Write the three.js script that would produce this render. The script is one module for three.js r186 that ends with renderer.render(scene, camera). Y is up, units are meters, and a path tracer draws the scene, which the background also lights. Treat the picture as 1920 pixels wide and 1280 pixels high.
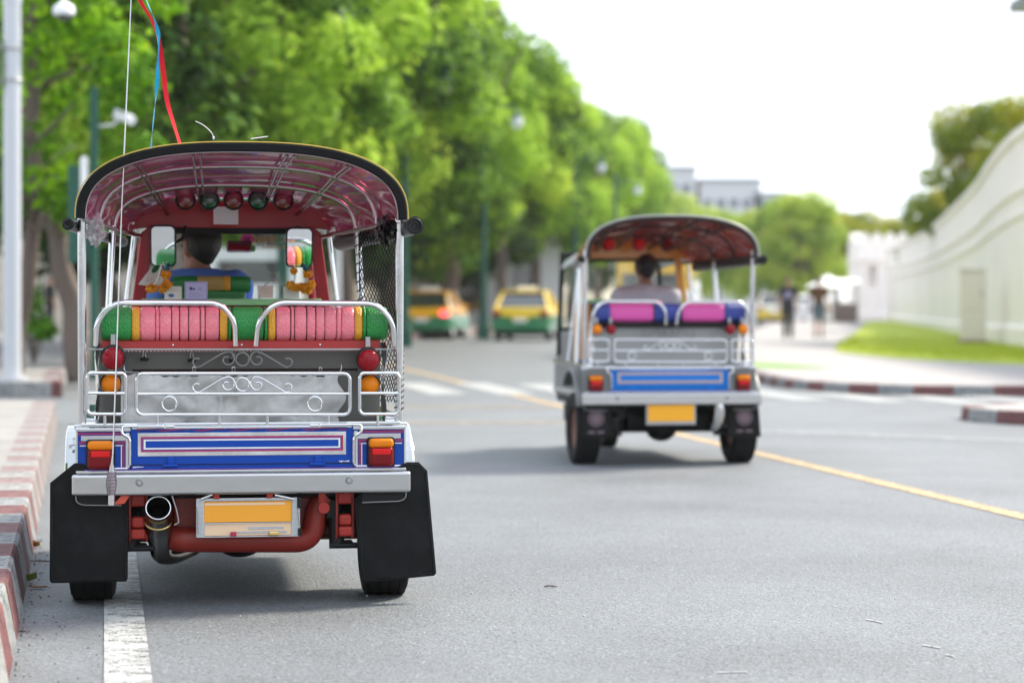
import * as THREE from 'three';
import { mergeGeometries } from 'three/addons/utils/BufferGeometryUtils.js';
import { RoundedBoxGeometry } from 'three/addons/geometries/RoundedBoxGeometry.js';

// ------------------------------------------------------------ camera, sky, sun, exposure
const scene = new THREE.Scene();
const EYE = 1.2, FOC = 4500, HOR = 562;                 // eye height in metres, focal length and horizon row of a 1920 x 1280 frame
const camera = new THREE.PerspectiveCamera(2 * Math.atan(640 / FOC) * 180 / Math.PI, 1024 / 682, 0.2, 6000);
camera.position.set(0, EYE, 0);
camera.lookAt(0, EYE, -10);
camera.setViewOffset(1920, 1280, 0, 640 - HOR, 1920, 1280);   // a lens shifted down a little: verticals stay vertical
camera.focus = 9.35;
camera.userData.fStop = 2.0;
camera.updateProjectionMatrix();
scene.add(camera);

const renderer = new THREE.WebGLRenderer({ antialias: true });
renderer.toneMapping = THREE.LinearToneMapping;
renderer.toneMappingExposure = 1.75;
renderer.shadowMap.enabled = true;

const SUN = new THREE.Vector3(0.66, 0.86, -0.42).normalize();  // hazy afternoon sun, to the right and a little ahead
{
  const W = 256, H = 128, d = new Float32Array(W * H * 4);
  for (let j = 0; j < H; j++) for (let i = 0; i < W; i++) {
    const up = ((j + 0.5) / H - 0.5) * Math.PI, az = ((i + 0.5) / W - 0.5) * 2 * Math.PI;
    const x = Math.cos(az) * Math.cos(up), y = Math.sin(up), z = Math.sin(az) * Math.cos(up);
    const a = Math.acos(Math.max(-1, Math.min(1, x * SUN.x + y * SUN.y + z * SUN.z)));
    const glow = Math.exp(-(a * a) / 0.28), h = Math.max(0, y);
    const o = (j * W + i) * 4;
    d[o] = 0.97 - 0.17 * h + 0.75 * glow; d[o + 1] = 1.04 - 0.13 * h + 0.7 * glow; d[o + 2] = 1.14 - 0.05 * h + 0.58 * glow; d[o + 3] = 1;
  }
  const sky = new THREE.DataTexture(d, W, H, THREE.RGBAFormat, THREE.FloatType);
  sky.mapping = THREE.EquirectangularReflectionMapping; sky.magFilter = THREE.LinearFilter; sky.needsUpdate = true;
  scene.background = sky; scene.environment = sky;
}
const sun = new THREE.DirectionalLight(new THREE.Color(1.0, 0.91, 0.76), 4.6);
sun.position.copy(SUN).multiplyScalar(120).add(new THREE.Vector3(0, 0, -40));
sun.target.position.set(0, 0, -40);
sun.castShadow = true; sun.shadow.radius = 22;
sun.shadow.mapSize.set(4096, 4096);
Object.assign(sun.shadow.camera, { left: -70, right: 70, top: 70, bottom: -70, near: 1, far: 300 });
scene.add(sun, sun.target);
scene.fog = new THREE.FogExp2(new THREE.Color(1.0, 0.98, 0.93), 0.00025);

// ------------------------------------------------------------ helpers
const V = (x, y, z) => new THREE.Vector3(x, y, z);
function rng(seed) { let s = seed >>> 0; return () => { s = (s + 0x6d2b79f5) | 0; let t = Math.imul(s ^ (s >>> 15), 1 | s); t = (t + Math.imul(t ^ (t >>> 7), 61 | t)) ^ t; return ((t ^ (t >>> 14)) >>> 0) / 4294967296; }; }
const lerp = (a, b, t) => a + (b - a) * t, clamp = (x, a, b) => Math.min(b, Math.max(a, x));
const used = new Map();
function numbered(name) { const n = used.get(name) ?? 0; used.set(name, n + 1); return n ? name + '_' + String(n).padStart(3, '0') : name; }
function tag(o, label, category, group, kind) { if (label) o.userData.label = label; if (category) o.userData.category = category; if (group) o.userData.group = group; if (kind) o.userData.kind = kind; return o; }
function thing(name, label, category, pos = [0, 0, 0], turn = 0, group) {
  const g = new THREE.Group(); g.name = numbered(name); g.position.set(...pos); g.rotation.y = turn; scene.add(g);
  return tag(g, label, category, group);
}
function sub(name, parent) { const g = new THREE.Group(); g.name = name; parent.add(g); return g; }
function addMesh(name, geo, mat, parent) {
  const m = new THREE.Mesh(geo, mat); m.name = parent === scene ? numbered(name) : name; m.castShadow = m.receiveShadow = true; parent.add(m); return m;
}
function copyOf(o, label, pos, turn, scale) {
  const c = o.clone(); c.name = numbered(o.name.replace(/_\d{3}$/, '')); c.userData = { ...o.userData }; if (label) c.userData.label = label;
  c.position.set(...pos); c.rotation.y = turn; if (scale) c.scale.setScalar(scale); scene.add(c); return c;
}
// a path with its corners rounded
function fillet(pts, rad, n = 5, closed = false) {
  const out = [], P = pts.map((p) => V(...p)), N = P.length;
  for (let i = 0; i < N; i++) {
    if (!closed && (i === 0 || i === N - 1)) { out.push(P[i]); continue; }
    const a = P[(i + N - 1) % N], b = P[i], c = P[(i + 1) % N], da = a.clone().sub(b), dc = c.clone().sub(b);
    const r = Math.min(rad, da.length() * 0.49, dc.length() * 0.49), p = b.clone().addScaledVector(da.normalize(), r), q = b.clone().addScaledVector(dc.normalize(), r);
    for (let k = 0; k <= n; k++) { const t = k / n; out.push(p.clone().multiplyScalar((1 - t) * (1 - t)).addScaledVector(b, 2 * t * (1 - t)).addScaledVector(q, t * t)); }
  }
  return out;
}
function spline(pts, n, closed = false) { return new THREE.CatmullRomCurve3(pts.map((p) => V(...p)), closed, 'centripetal').getPoints(n); }
// a tube (or, with sy, a flat band) swept along points
function sweep(pts, r, seg = 8, closed = false, cap = true, flat) {
  const P = pts.map((p) => (p.isVector3 ? p : V(...p))), N = P.length, pos = [], nor = [], uv = [], idx = [];
  let n = null, len = 0; const tan = (i) => { const a = P[closed ? (i + N - 1) % N : Math.max(0, i - 1)], b = P[closed ? (i + 1) % N : Math.min(N - 1, i + 1)]; return b.clone().sub(a).normalize(); };
  const M = closed ? N + 1 : N; let first;
  for (let k = 0; k < M; k++) {
    const i = k % N, t = tan(i);
    if (!n) { n = Math.abs(t.y) < 0.9 ? V(0, 1, 0) : V(0, 0, 1); n.addScaledVector(t, -n.dot(t)).normalize(); } else n.addScaledVector(t, -n.dot(t)).normalize();
    if (k === N && closed) n.copy(first); if (k === 0) first = n.clone();
    const b = t.clone().cross(n); if (k) len += P[i].distanceTo(P[(k - 1) % N]);
    const R = typeof r === 'function' ? r(k / (M - 1)) : r;
    for (let j = 0; j <= seg; j++) {
      const a = (j / seg) * 2 * Math.PI, c = Math.cos(a), s = Math.sin(a), q = n.clone().multiplyScalar(c).addScaledVector(b, s * (flat ?? 1));
      pos.push(P[i].x + q.x * R, P[i].y + q.y * R, P[i].z + q.z * R);
      const m = n.clone().multiplyScalar(c).addScaledVector(b, s / (flat ?? 1)).normalize(); nor.push(m.x, m.y, m.z); uv.push(len, (j / seg) * 2 * Math.PI * R);
    }
  }
  for (let k = 0; k < M - 1; k++) for (let j = 0; j < seg; j++) { const a = k * (seg + 1) + j, b = a + seg + 1; idx.push(a, a + 1, b, b, a + 1, b + 1); }
  if (cap && !closed) for (const [k, s] of [[0, -1], [M - 1, 1]]) {
    const t = tan(k).multiplyScalar(s), c = pos.length / 3; pos.push(P[k].x, P[k].y, P[k].z); nor.push(t.x, t.y, t.z); uv.push(0, 0);
    for (let j = 0; j <= seg; j++) { const o = (k * (seg + 1) + j) * 3; pos.push(pos[o], pos[o + 1], pos[o + 2]); nor.push(t.x, t.y, t.z); uv.push(0, 0); }
    for (let j = 0; j < seg; j++) s < 0 ? idx.push(c, c + 2 + j, c + 1 + j) : idx.push(c, c + 1 + j, c + 2 + j);
  }
  const g = new THREE.BufferGeometry(); g.setAttribute('position', new THREE.Float32BufferAttribute(pos, 3)); g.setAttribute('normal', new THREE.Float32BufferAttribute(nor, 3)); g.setAttribute('uv', new THREE.Float32BufferAttribute(uv, 2)); g.setIndex(idx); return g;
}
// a surface from a function of two parameters
function surf(fn, nu, nv, uvs = [1, 1]) {
  const pos = [], uv = [], idx = [];
  for (let j = 0; j <= nv; j++) for (let i = 0; i <= nu; i++) { const p = fn(i / nu, j / nv); pos.push(...p); uv.push((i / nu) * uvs[0], (j / nv) * uvs[1]); }
  for (let j = 0; j < nv; j++) for (let i = 0; i < nu; i++) { const a = j * (nu + 1) + i, b = a + nu + 1; idx.push(a, a + 1, b, a + 1, b + 1, b); }
  const g = new THREE.BufferGeometry(); g.setAttribute('position', new THREE.Float32BufferAttribute(pos, 3)); g.setAttribute('uv', new THREE.Float32BufferAttribute(uv, 2)); g.setIndex(idx); g.computeVertexNormals(); return g;
}
// metre-sized uv for boxes and extrusions
function boxUV(g) {
  const p = g.attributes.position, n = g.attributes.normal, uv = new Float32Array(p.count * 2);
  for (let i = 0; i < p.count; i++) { const ax = Math.abs(n.getX(i)), ay = Math.abs(n.getY(i)), az = Math.abs(n.getZ(i)); const x = p.getX(i), y = p.getY(i), z = p.getZ(i); const [a, b] = ay >= ax && ay >= az ? [x, z] : ax >= az ? [z, y] : [x, y]; uv[i * 2] = a; uv[i * 2 + 1] = b; }
  g.setAttribute('uv', new THREE.BufferAttribute(uv, 2)); return g;
}
class MB {
  constructor() { this.g = []; }
  geo(g, m) { g = g.index ? g.toNonIndexed() : g.clone(); for (const k of Object.keys(g.attributes)) if (!['position', 'normal', 'uv', 'color'].includes(k)) g.deleteAttribute(k); g.morphAttributes = {}; if (m) g.applyMatrix4(m); this.g.push(g); return this; }
  box(x, y, z, w, h, d, r = 0, rot) { const g = boxUV(r ? new RoundedBoxGeometry(w, h, d, 2, Math.min(r, w / 2.01, h / 2.01, d / 2.01)) : new THREE.BoxGeometry(w, h, d)); return this.geo(g, mat4(x, y, z, rot)); }
  tube(pts, r, seg = 8, closed = false, flat) { return this.geo(sweep(pts, r, seg, closed, true, flat)); }
  cyl(a, b, r0, r1 = r0, seg = 14) { return this.geo(sweep([a, b], (t) => lerp(r0, r1, t), seg)); }
  sph(x, y, z, r, s = [1, 1, 1], seg = 16, rot) { const g = new THREE.SphereGeometry(r, seg, Math.ceil(seg * 0.7)); g.scale(...s); return this.geo(g, mat4(x, y, z, rot)); }
  tor(x, y, z, R, r, rot, arc = Math.PI * 2, seg = 26) { return this.geo(new THREE.TorusGeometry(R, r, 8, seg, arc), mat4(x, y, z, rot)); }
  ext(pts, depth, x = 0, y = 0, z = 0, rot, bevel = 0, holes = []) {
    const s = new THREE.Shape(pts.map((p) => new THREE.Vector2(...p))); for (const h of holes) s.holes.push(new THREE.Path(h.map((p) => new THREE.Vector2(...p))));
    const g = new THREE.ExtrudeGeometry(s, { depth: depth - 2 * bevel, bevelEnabled: bevel > 0, bevelThickness: bevel, bevelSize: bevel, bevelOffset: -bevel, bevelSegments: 2, curveSegments: 8 }); g.translate(0, 0, bevel - depth / 2); return this.geo(boxUV(g), mat4(x, y, z, rot));
  }
  lathe(prof, x, y, z, rot, seg = 20) { return this.geo(new THREE.LatheGeometry(prof.map((p) => new THREE.Vector2(...p)), seg), mat4(x, y, z, rot)); }
  build(name, mat, parent = scene) { return addMesh(name, mergeGeometries(this.g), mat, parent); }
}
function mat4(x, y, z, rot) { const m = new THREE.Matrix4(); if (rot) m.makeRotationFromEuler(new THREE.Euler(rot[0] || 0, rot[1] || 0, rot[2] || 0, 'YXZ')); m.setPosition(x, y, z); return m; }
const mb = () => new MB();
function rrect(x0, y0, x1, y1, r, n = 4) {
  const o = []; for (const [cx, cy, a0] of [[x1 - r, y1 - r, 0], [x0 + r, y1 - r, 90], [x0 + r, y0 + r, 180], [x1 - r, y0 + r, 270]]) for (let k = 0; k <= n; k++) { const a = (a0 + (90 * k) / n) * Math.PI / 180; o.push([cx + r * Math.cos(a), cy + r * Math.sin(a)]); } return o;
}
// naive surface nets over a distance function, for bodies
function nets(f, lo, hi, cell) {
  const n = [0, 1, 2].map((k) => Math.ceil((hi[k] - lo[k]) / cell) + 1), [nx, ny, nz] = n, F = new Float32Array(nx * ny * nz), id = (x, y, z) => x + nx * (y + ny * z);
  for (let z = 0; z < nz; z++) for (let y = 0; y < ny; y++) for (let x = 0; x < nx; x++) F[id(x, y, z)] = f(lo[0] + x * cell, lo[1] + y * cell, lo[2] + z * cell);
  const vid = new Int32Array(nx * ny * nz).fill(-1), pos = [], idx = [];
  for (let z = 0; z < nz - 1; z++) for (let y = 0; y < ny - 1; y++) for (let x = 0; x < nx - 1; x++) {
    let c = 0, sx = 0, sy = 0, sz = 0;
    const v = [0, 1, 2, 3, 4, 5, 6, 7].map((k) => F[id(x + (k & 1), y + ((k >> 1) & 1), z + (k >> 2))]);
    if (Math.min(...v) > 0 || Math.max(...v) <= 0) continue;
    for (const [a, b] of [[0, 1], [2, 3], [4, 5], [6, 7], [0, 2], [1, 3], [4, 6], [5, 7], [0, 4], [1, 5], [2, 6], [3, 7]]) if ((v[a] <= 0) !== (v[b] <= 0)) { const t = v[a] / (v[a] - v[b]); sx += lerp(a & 1, b & 1, t); sy += lerp((a >> 1) & 1, (b >> 1) & 1, t); sz += lerp(a >> 2, b >> 2, t); c++; }
    vid[id(x, y, z)] = pos.length / 3; pos.push(lo[0] + (x + sx / c) * cell, lo[1] + (y + sy / c) * cell, lo[2] + (z + sz / c) * cell);
  }
  const st = [1, nx, nx * ny];
  for (let z = 1; z < nz - 1; z++) for (let y = 1; y < ny - 1; y++) for (let x = 1; x < nx - 1; x++) {
    const i = id(x, y, z), a = F[i] <= 0;
    for (let k = 0; k < 3; k++) { if (a === F[i + st[k]] <= 0) continue; const u = st[(k + 1) % 3], w = st[(k + 2) % 3], q = [vid[i], vid[i - u], vid[i - u - w], vid[i - w]]; if (q.some((e) => e < 0)) continue; a ? idx.push(q[0], q[1], q[2], q[0], q[2], q[3]) : idx.push(q[0], q[2], q[1], q[0], q[3], q[2]); }
  }
  const g = new THREE.BufferGeometry(); g.setAttribute('position', new THREE.Float32BufferAttribute(pos, 3)); g.setAttribute('uv', new THREE.Float32BufferAttribute(new Float32Array((pos.length / 3) * 2), 2)); g.setIndex(idx); g.computeVertexNormals(); return g;
}
function bonesField(B, k = 0.03) {
  return (x, y, z) => {
    let d = 9; for (const b of B) {
      const [a, c, r0, r1, s] = b, ux = c[0] - a[0], uy = c[1] - a[1], uz = c[2] - a[2], px = x - a[0], py = y - a[1], pz = z - a[2], L = ux * ux + uy * uy + uz * uz, t = L ? clamp((px * ux + py * uy + pz * uz) / L, 0, 1) : 0;
      const qx = px - ux * t, qy = py - uy * t, qz = (pz - uz * t) * (s ?? 1), e = Math.sqrt(qx * qx + qy * qy + qz * qz) - lerp(r0, r1, t);
      const h = Math.max(0, k - Math.abs(d - e)) / k; d = Math.min(d, e) - h * h * k * 0.25;
    } return d;
  };
}
// ------------------------------------------------------------ textures
function tileNoise(n, seed) { const r = rng(seed), g = new Float32Array(n * n).map(() => r()); return (u, v) => { u = ((u % 1) + 1) % 1 * n; v = ((v % 1) + 1) % 1 * n; const i = Math.floor(u), j = Math.floor(v), a = u - i, b = v - j, s = a * a * (3 - 2 * a), t = b * b * (3 - 2 * b), q = (x, y) => g[(x % n) + (y % n) * n]; return lerp(lerp(q(i, j), q(i + 1, j), s), lerp(q(i, j + 1), q(i + 1, j + 1), s), t); }; }
function tex(w, h, fn, srgb = true, rep) {
  const d = new Uint8Array(w * h * 4); for (let j = 0; j < h; j++) for (let i = 0; i < w; i++) { const c = fn((i + 0.5) / w, (j + 0.5) / h, i, j), o = (j * w + i) * 4; if (typeof c === 'number') d[o] = d[o + 1] = d[o + 2] = clamp(c, 0, 1) * 255; else for (let k = 0; k < 3; k++) d[o + k] = clamp(c[k], 0, 1) * 255; d[o + 3] = 255; }
  const t = new THREE.DataTexture(d, w, h); t.magFilter = THREE.LinearFilter; t.wrapS = t.wrapT = THREE.RepeatWrapping; if (srgb) t.colorSpace = THREE.SRGBColorSpace; if (rep) t.repeat.set(rep, rep); t.needsUpdate = true; return t;
}
function canvasTex(w, h, draw) { const c = document.createElement('canvas'); c.width = w; c.height = h; const x = c.getContext('2d'); draw(x, w, h); const t = new THREE.CanvasTexture(c); t.colorSpace = THREE.SRGBColorSpace; return t; }
const lin = (r, g, b) => new THREE.Color().setRGB(r, g, b), hex = (h) => new THREE.Color(h);
const std = (color, roughness = 0.6, metalness = 0, extra = {}) => new THREE.MeshStandardMaterial({ color, roughness, metalness, ...extra });
const phy = (color, roughness = 0.5, extra = {}) => new THREE.MeshPhysicalMaterial({ color, roughness, ...extra });
const n8 = tileNoise(8, 1), n16 = tileNoise(16, 2), n32 = tileNoise(32, 3), n64 = tileNoise(64, 4), n128 = tileNoise(128, 5), n5 = tileNoise(5, 6);
const fbm = (u, v) => n8(u, v) * 0.45 + n16(u, v) * 0.25 + n32(u, v) * 0.15 + n64(u, v) * 0.1 + n128(u, v) * 0.05;
const T = {};
{ // asphalt: 8 m tile, stones of about a centimetre, worn patches, pits
  const S = 2048, r = rng(11), A = new Float32Array(S * S).map(() => r());
  const pick = (i, j) => A[((i + S) % S) + ((j + S) % S) * S];
  T.road = tex(S, S, (u, v, i, j) => {
    const a = pick(i >> 1, j >> 1), b = pick(i, j), c = pick((i + 900) >> 2, (j + 77) >> 2);
    let g = 0.39 + 0.05 * (fbm(u, v) - 0.5) * 2 + 0.075 * (a - 0.5) + 0.055 * (b - 0.5) + 0.035 * (c - 0.5);
    if (a > 0.988) g += 0.13; if (c > 0.985) g -= 0.09; if (a < 0.035) g -= 0.11;
    return [g * 0.96, g * 0.995, g * 1.035];
  }, true, 1 / 8);
  T.roadBump = tex(1024, 1024, (u, v, i, j) => 0.5 * pick(i >> 1, j >> 1) + 0.3 * pick(i, j + 300) + 0.2 * n128(u, v), false, 1 / 4);
}
T.concrete = tex(512, 512, (u, v, i, j) => { const g = 0.86 + 0.22 * (fbm(u, v) - 0.5) + 0.05 * (n128(u * 2, v * 2) - 0.5); return [g, g, g]; }, true, 0.4);
T.worn = tex(512, 512, (u, v) => { const a = fbm(u + 0.3, v), s = n64(u, v) * 0.5 + n128(u, v) * 0.5; const k = clamp((a * 0.6 + s * 0.4 - 0.52) * 9, 0, 1), c = clamp((n16(v, u) * 0.5 + n128(u, v) * 0.5 - 0.61) * 8, 0, 1); let g = 0.92 + 0.16 * (s - 0.5); g = lerp(lerp(g, 0.7, k), 0.42, c); return [g, g, g * 0.99]; }, true, 1.4);
T.wallStain = tex(1024, 512, (u, v) => { const drip = n64(u, v * 0.12) * 0.5 + n32(u, v * 0.2) * 0.5, a = fbm(u, v); const g = 0.97 - 0.035 * clamp((drip - 0.55) * 3, 0, 1) + 0.06 * (a - 0.5); return [g, g * 0.995, g * 0.985]; }, true, 0.12);
T.cloth = tex(256, 256, (u, v, i, j) => 0.88 + 0.05 * ((i + j) % 2) + 0.16 * (fbm(u, v) - 0.5), true, 3);
{ // crocodile-grain vinyl: cells with grooves between
  const r = rng(5), pts = []; for (let j = 0; j < 12; j++) for (let i = 0; i < 12; i++) pts.push([(i + 0.5 + (r() - 0.5) * 0.8) / 12, (j + 0.5 + (r() - 0.5) * 0.8) / 12]);
  T.croc = tex(256, 256, (u, v) => { let a = 9, b = 9; for (const [x, y] of pts) { let dx = Math.abs(u - x), dy = Math.abs(v - y); dx = Math.min(dx, 1 - dx); dy = Math.min(dy, 1 - dy); const d = Math.hypot(dx, dy); if (d < a) { b = a; a = d; } else if (d < b) b = d; } return clamp((b - a) * 26, 0, 1); }, false, 7);
}
T.dent = tex(256, 256, (u, v) => n5(u, v) * 0.6 + n8(u, v) * 0.3 + n32(u, v) * 0.1, false, 2.2);
T.scuff = tex(512, 512, (u, v) => { const a = n128(u * 3, v * 0.4), b = n128(u * 0.4 + 0.2, v * 3), c = fbm(u, v); return 0.4 + 0.5 * (c - 0.4) + (a > 0.86 ? 0.25 : 0) + (b > 0.88 ? 0.2 : 0); }, false, 1.5);
T.fold = tex(512, 512, (u, v) => { const w = u + 0.14 * n8(u, v) + 0.05 * n16(u, v); return 0.5 + 0.3 * Math.sin(w * 44 + v * 9) * n5(u, v) + 0.25 * n8(u, v * 0.6) + 0.08 * n32(u, v); }, false, 1.3);
T.dust = tex(512, 512, (u, v, i, j) => { const a = fbm(u, v), b = n128(u * 2, v * 2), c = n128(u * 4 + 0.3, v * 4); const g = 0.085 + 0.045 * clamp((a - 0.42) * 4, 0, 1) + 0.03 * b + (c > 0.95 ? 0.2 : 0); return [g, g, g * 1.02]; }, true, 1.6);
T.perf = canvasTex(128, 128, (x) => { x.fillStyle = '#c9ccd0'; x.fillRect(0, 0, 128, 128); x.fillStyle = '#3a3d42'; for (let j = 0; j < 8; j++) for (let i = 0; i < 8; i++) { x.beginPath(); x.arc(i * 16 + (j % 2 ? 8 : 0), j * 16 + 8, 4.6, 0, 7); x.fill(); } });
T.perf.wrapS = T.perf.wrapT = THREE.RepeatWrapping; T.perf.repeat.set(26, 26);

const M = {
  road: std(0xffffff, 0.66, 0, { map: T.road, bumpMap: T.roadBump, bumpScale: 0.005 }),
  earth: std(lin(0.16, 0.15, 0.12), 0.95),
  paveTan: std(lin(0.3, 0.285, 0.27), 0.85, 0, { map: T.concrete }),
  pave: std(lin(0.4, 0.38, 0.378), 0.85, 0, { map: T.concrete }),
  whitePaint: std(lin(0.42, 0.43, 0.44), 0.7, 0, { map: T.worn, bumpMap: T.roadBump, bumpScale: 0.003 }),
  yellowPaint: std(lin(0.52, 0.37, 0.2), 0.7, 0, { map: T.worn, bumpMap: T.roadBump, bumpScale: 0.003 }),
  kerbRed: std(lin(0.17, 0.055, 0.058), 0.8, 0, { map: T.worn }),
  kerbPale: std(lin(0.26, 0.27, 0.28), 0.8, 0, { map: T.worn }),
  kerbRedB: std(lin(0.19, 0.075, 0.076), 0.8, 0, { map: T.worn }),
  kerbPaleB: std(lin(0.32, 0.325, 0.33), 0.8, 0, { map: T.worn }),
  kerbFadeRed: std(lin(0.25, 0.17, 0.168), 0.85, 0, { map: T.worn }), kerbFadePale: std(lin(0.29, 0.287, 0.285), 0.85, 0, { map: T.worn }),
  chrome: std(lin(0.74, 0.75, 0.77), 0.08, 1, { bumpMap: T.dent, bumpScale: 0.0003 }),
  steel: std(lin(0.6, 0.61, 0.62), 0.2, 1, { bumpMap: T.dent, bumpScale: 0.0012 }),
  bumper: std(lin(0.48, 0.48, 0.48), 0.22, 1, { bumpMap: T.dent, bumpScale: 0.0005 }),
  dull: std(lin(0.4, 0.4, 0.4), 0.45, 1),
  rubber: phy(lin(0.62, 0.66, 0.7), 0.65, { map: T.dust, specularIntensity: 0.35, bumpMap: T.fold, bumpScale: 0.003 }),
  tyre: phy(lin(0.011, 0.011, 0.012), 0.8, { specularIntensity: 0.4 }),
  black: phy(lin(0.008, 0.008, 0.009), 0.55, { specularIntensity: 0.5 }),
  blackGloss: phy(lin(0.005, 0.005, 0.006), 0.3, { specularIntensity: 0.6 }),
  blue: phy(lin(0.002, 0.055, 0.36), 0.3, { specularIntensity: 0.45, bumpMap: T.dent, bumpScale: 0.0008 }),
  blueLight: phy(lin(0.002, 0.16, 0.56), 0.4, { specularIntensity: 0.4 }),
  red: phy(lin(0.3, 0.022, 0.015), 0.42, { specularIntensity: 0.6, bumpMap: T.dent, bumpScale: 0.001 }),
  redShaded: std(lin(0.1, 0.012, 0.012), 0.55),  // red of the axle housing, darkened to hold the shade under the tail
  maroon: phy(lin(0.3, 0.007, 0.014), 0.3, { specularIntensity: 0.6 }),
  redVinyl: std(lin(0.45, 0.03, 0.03), 0.5),
  purple: std(lin(0.12, 0.03, 0.28), 0.4), crimson: std(lin(0.4, 0.015, 0.07), 0.4), white: std(lin(0.8, 0.8, 0.8), 0.4), paper: std(lin(0.72, 0.7, 0.68), 0.8),
  vinylGreen: phy(lin(0.0, 0.23, 0.03), 0.42, { clearcoat: 0.35, clearcoatRoughness: 0.3, bumpMap: T.croc, bumpScale: 0.0022 }),
  vinylYellow: phy(lin(0.72, 0.33, 0.01), 0.42, { clearcoat: 0.3, clearcoatRoughness: 0.3, bumpMap: T.croc, bumpScale: 0.0018 }),
  vinylPink: phy(lin(0.86, 0.19, 0.25), 0.4, { clearcoat: 0.9, clearcoatRoughness: 0.25, bumpMap: T.croc, bumpScale: 0.0022 }),
  vinylBlue: phy(lin(0.006, 0.03, 0.26), 0.4, { clearcoat: 0.3, clearcoatRoughness: 0.3, bumpMap: T.croc, bumpScale: 0.0015 }),
  vinylMagenta: phy(lin(0.68, 0.07, 0.36), 0.4, { clearcoat: 0.3, clearcoatRoughness: 0.3, bumpMap: T.croc, bumpScale: 0.0015 }),
  amber: phy(lin(0.72, 0.2, 0.004), 0.2, { specularIntensity: 0.45 }),
  lensRed: phy(lin(0.24, 0.004, 0.012), 0.12, { specularIntensity: 0.45 }),
  lensRedBright: phy(lin(0.66, 0.012, 0.012), 0.25, { specularIntensity: 0.45 }),
  lensDeep: phy(lin(0.16, 0.003, 0.006), 0.25, { specularIntensity: 0.45 }),
  lensGreen: phy(lin(0.005, 0.06, 0.03), 0.12, { clearcoat: 1, clearcoatRoughness: 0.04 }),
  lensWine: phy(lin(0.16, 0.006, 0.015), 0.12, { clearcoat: 1, clearcoatRoughness: 0.04 }),
  canopy: phy(lin(0.44, 0.095, 0.2), 0.1, { transmission: 0.3, ior: 1.5, clearcoat: 0.6, clearcoatRoughness: 0.04, specularIntensity: 0.9, bumpMap: T.dent, bumpScale: 0.003 }),
  canopyB: phy(lin(0.34, 0.06, 0.06), 0.12, { transmission: 0.28, ior: 1.5, bumpMap: T.dent, bumpScale: 0.003 }),
  tarp: std(lin(0.68, 0.67, 0.66), 0.85, 0, { map: T.cloth, bumpMap: T.fold, bumpScale: 0.03 }),
  mirror: std(lin(0.93, 0.94, 0.95), 0.02, 1),
  glass: phy(lin(0.95, 0.97, 0.96), 0.02, { transmission: 1, ior: 1.3 }),
  darkGlass: phy(lin(0.03, 0.035, 0.04), 0.06, { clearcoat: 1, clearcoatRoughness: 0.03 }),
  plate: std(lin(0.86, 0.36, 0.02), 0.45), plateCream: std(lin(0.78, 0.55, 0.36), 0.5),
  perf: std(0xffffff, 0.4, 0.6, { map: T.perf }),
  orangeFrame: phy(lin(0.68, 0.28, 0.012), 0.4, { clearcoat: 0.5, clearcoatRoughness: 0.15 }),
  trimBlack: phy(lin(0.006, 0.006, 0.007), 0.55, { specularIntensity: 0.3 }), bark: std(lin(0.13, 0.1, 0.085), 0.95, 0, { bumpMap: T.fold, bumpScale: 0.02 }),
  wall: std(lin(0.96, 0.91, 0.89), 0.9, 0, { map: T.wallStain }),
  greenPost: std(lin(0.01, 0.08, 0.055), 0.5, 0.2), greyPost: std(lin(0.5, 0.52, 0.55), 0.45, 0.3),
  skin: std(lin(0.42, 0.22, 0.14), 0.6), skinTan: std(lin(0.3, 0.14, 0.085), 0.6), hair: std(lin(0.012, 0.01, 0.009), 0.55),
};
// ------------------------------------------------------------ ground, road, pavements, kerbs
const at = (u, D, y = 0) => [((u - 960) / FOC) * D, y, -D];            // the point D metres away in column u
const gnd = (u, v) => { const D = EYE * FOC / (v - HOR); return at(u, D); };
function sheet(pts, y, name, mat, parent = scene) {                    // a level sheet from [x, distance] corners, uv in metres
  const s = new THREE.Shape(pts.map(([x, d]) => new THREE.Vector2(x, d))), g = new THREE.ShapeGeometry(s, 4); g.rotateX(-Math.PI / 2); g.translate(0, y, 0); return addMesh(name, boxUV(g), mat, parent);
}
tag(sheet([[-2500, -2500], [2500, -2500], [2500, 2500], [-2500, 2500]], -0.03, 'ground', M.earth), null, null, null, 'structure');
tag(sheet([[-60, -40], [70, -40], [70, 320], [-60, 320]], 0, 'road', M.road), 'grey asphalt road with faded paint', null, null, 'structure');
const LEFT = [[-1.29 + 0.0, 5.7], [-1.75, 8.27], [-4.58, 24]].map(([x, d]) => [x, d]);
function along(path, step) { const S = [0]; for (let i = 1; i < path.length; i++) S.push(S[i - 1] + Math.hypot(path[i][0] - path[i - 1][0], path[i][1] - path[i - 1][1])); const at = (s) => { let i = 0; while (i < S.length - 2 && S[i + 1] < s) i++; const t = (s - S[i]) / (S[i + 1] - S[i]), a = path[i], b = path[i + 1]; return [lerp(a[0], b[0], t), lerp(a[1], b[1], t)]; }, out = []; for (let s = 0; s + step <= S.at(-1) + step * 0.4; s += step) { const p = at(s), q = at(Math.min(S.at(-1), s + step)), L = Math.hypot(q[0] - p[0], q[1] - p[1]) || 1; out.push([p[0] + ((q[0] - p[0]) / L) * step / 2, p[1] + ((q[1] - p[1]) / L) * step / 2, Math.atan2(q[0] - p[0], q[1] - p[1])]); } return out; }
function smooth(path, n) { return new THREE.CatmullRomCurve3(path.map(([x, d]) => V(x, 0, d)), false, 'centripetal').getSpacedPoints(n).map((p) => [p.x, p.z]); }
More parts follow.
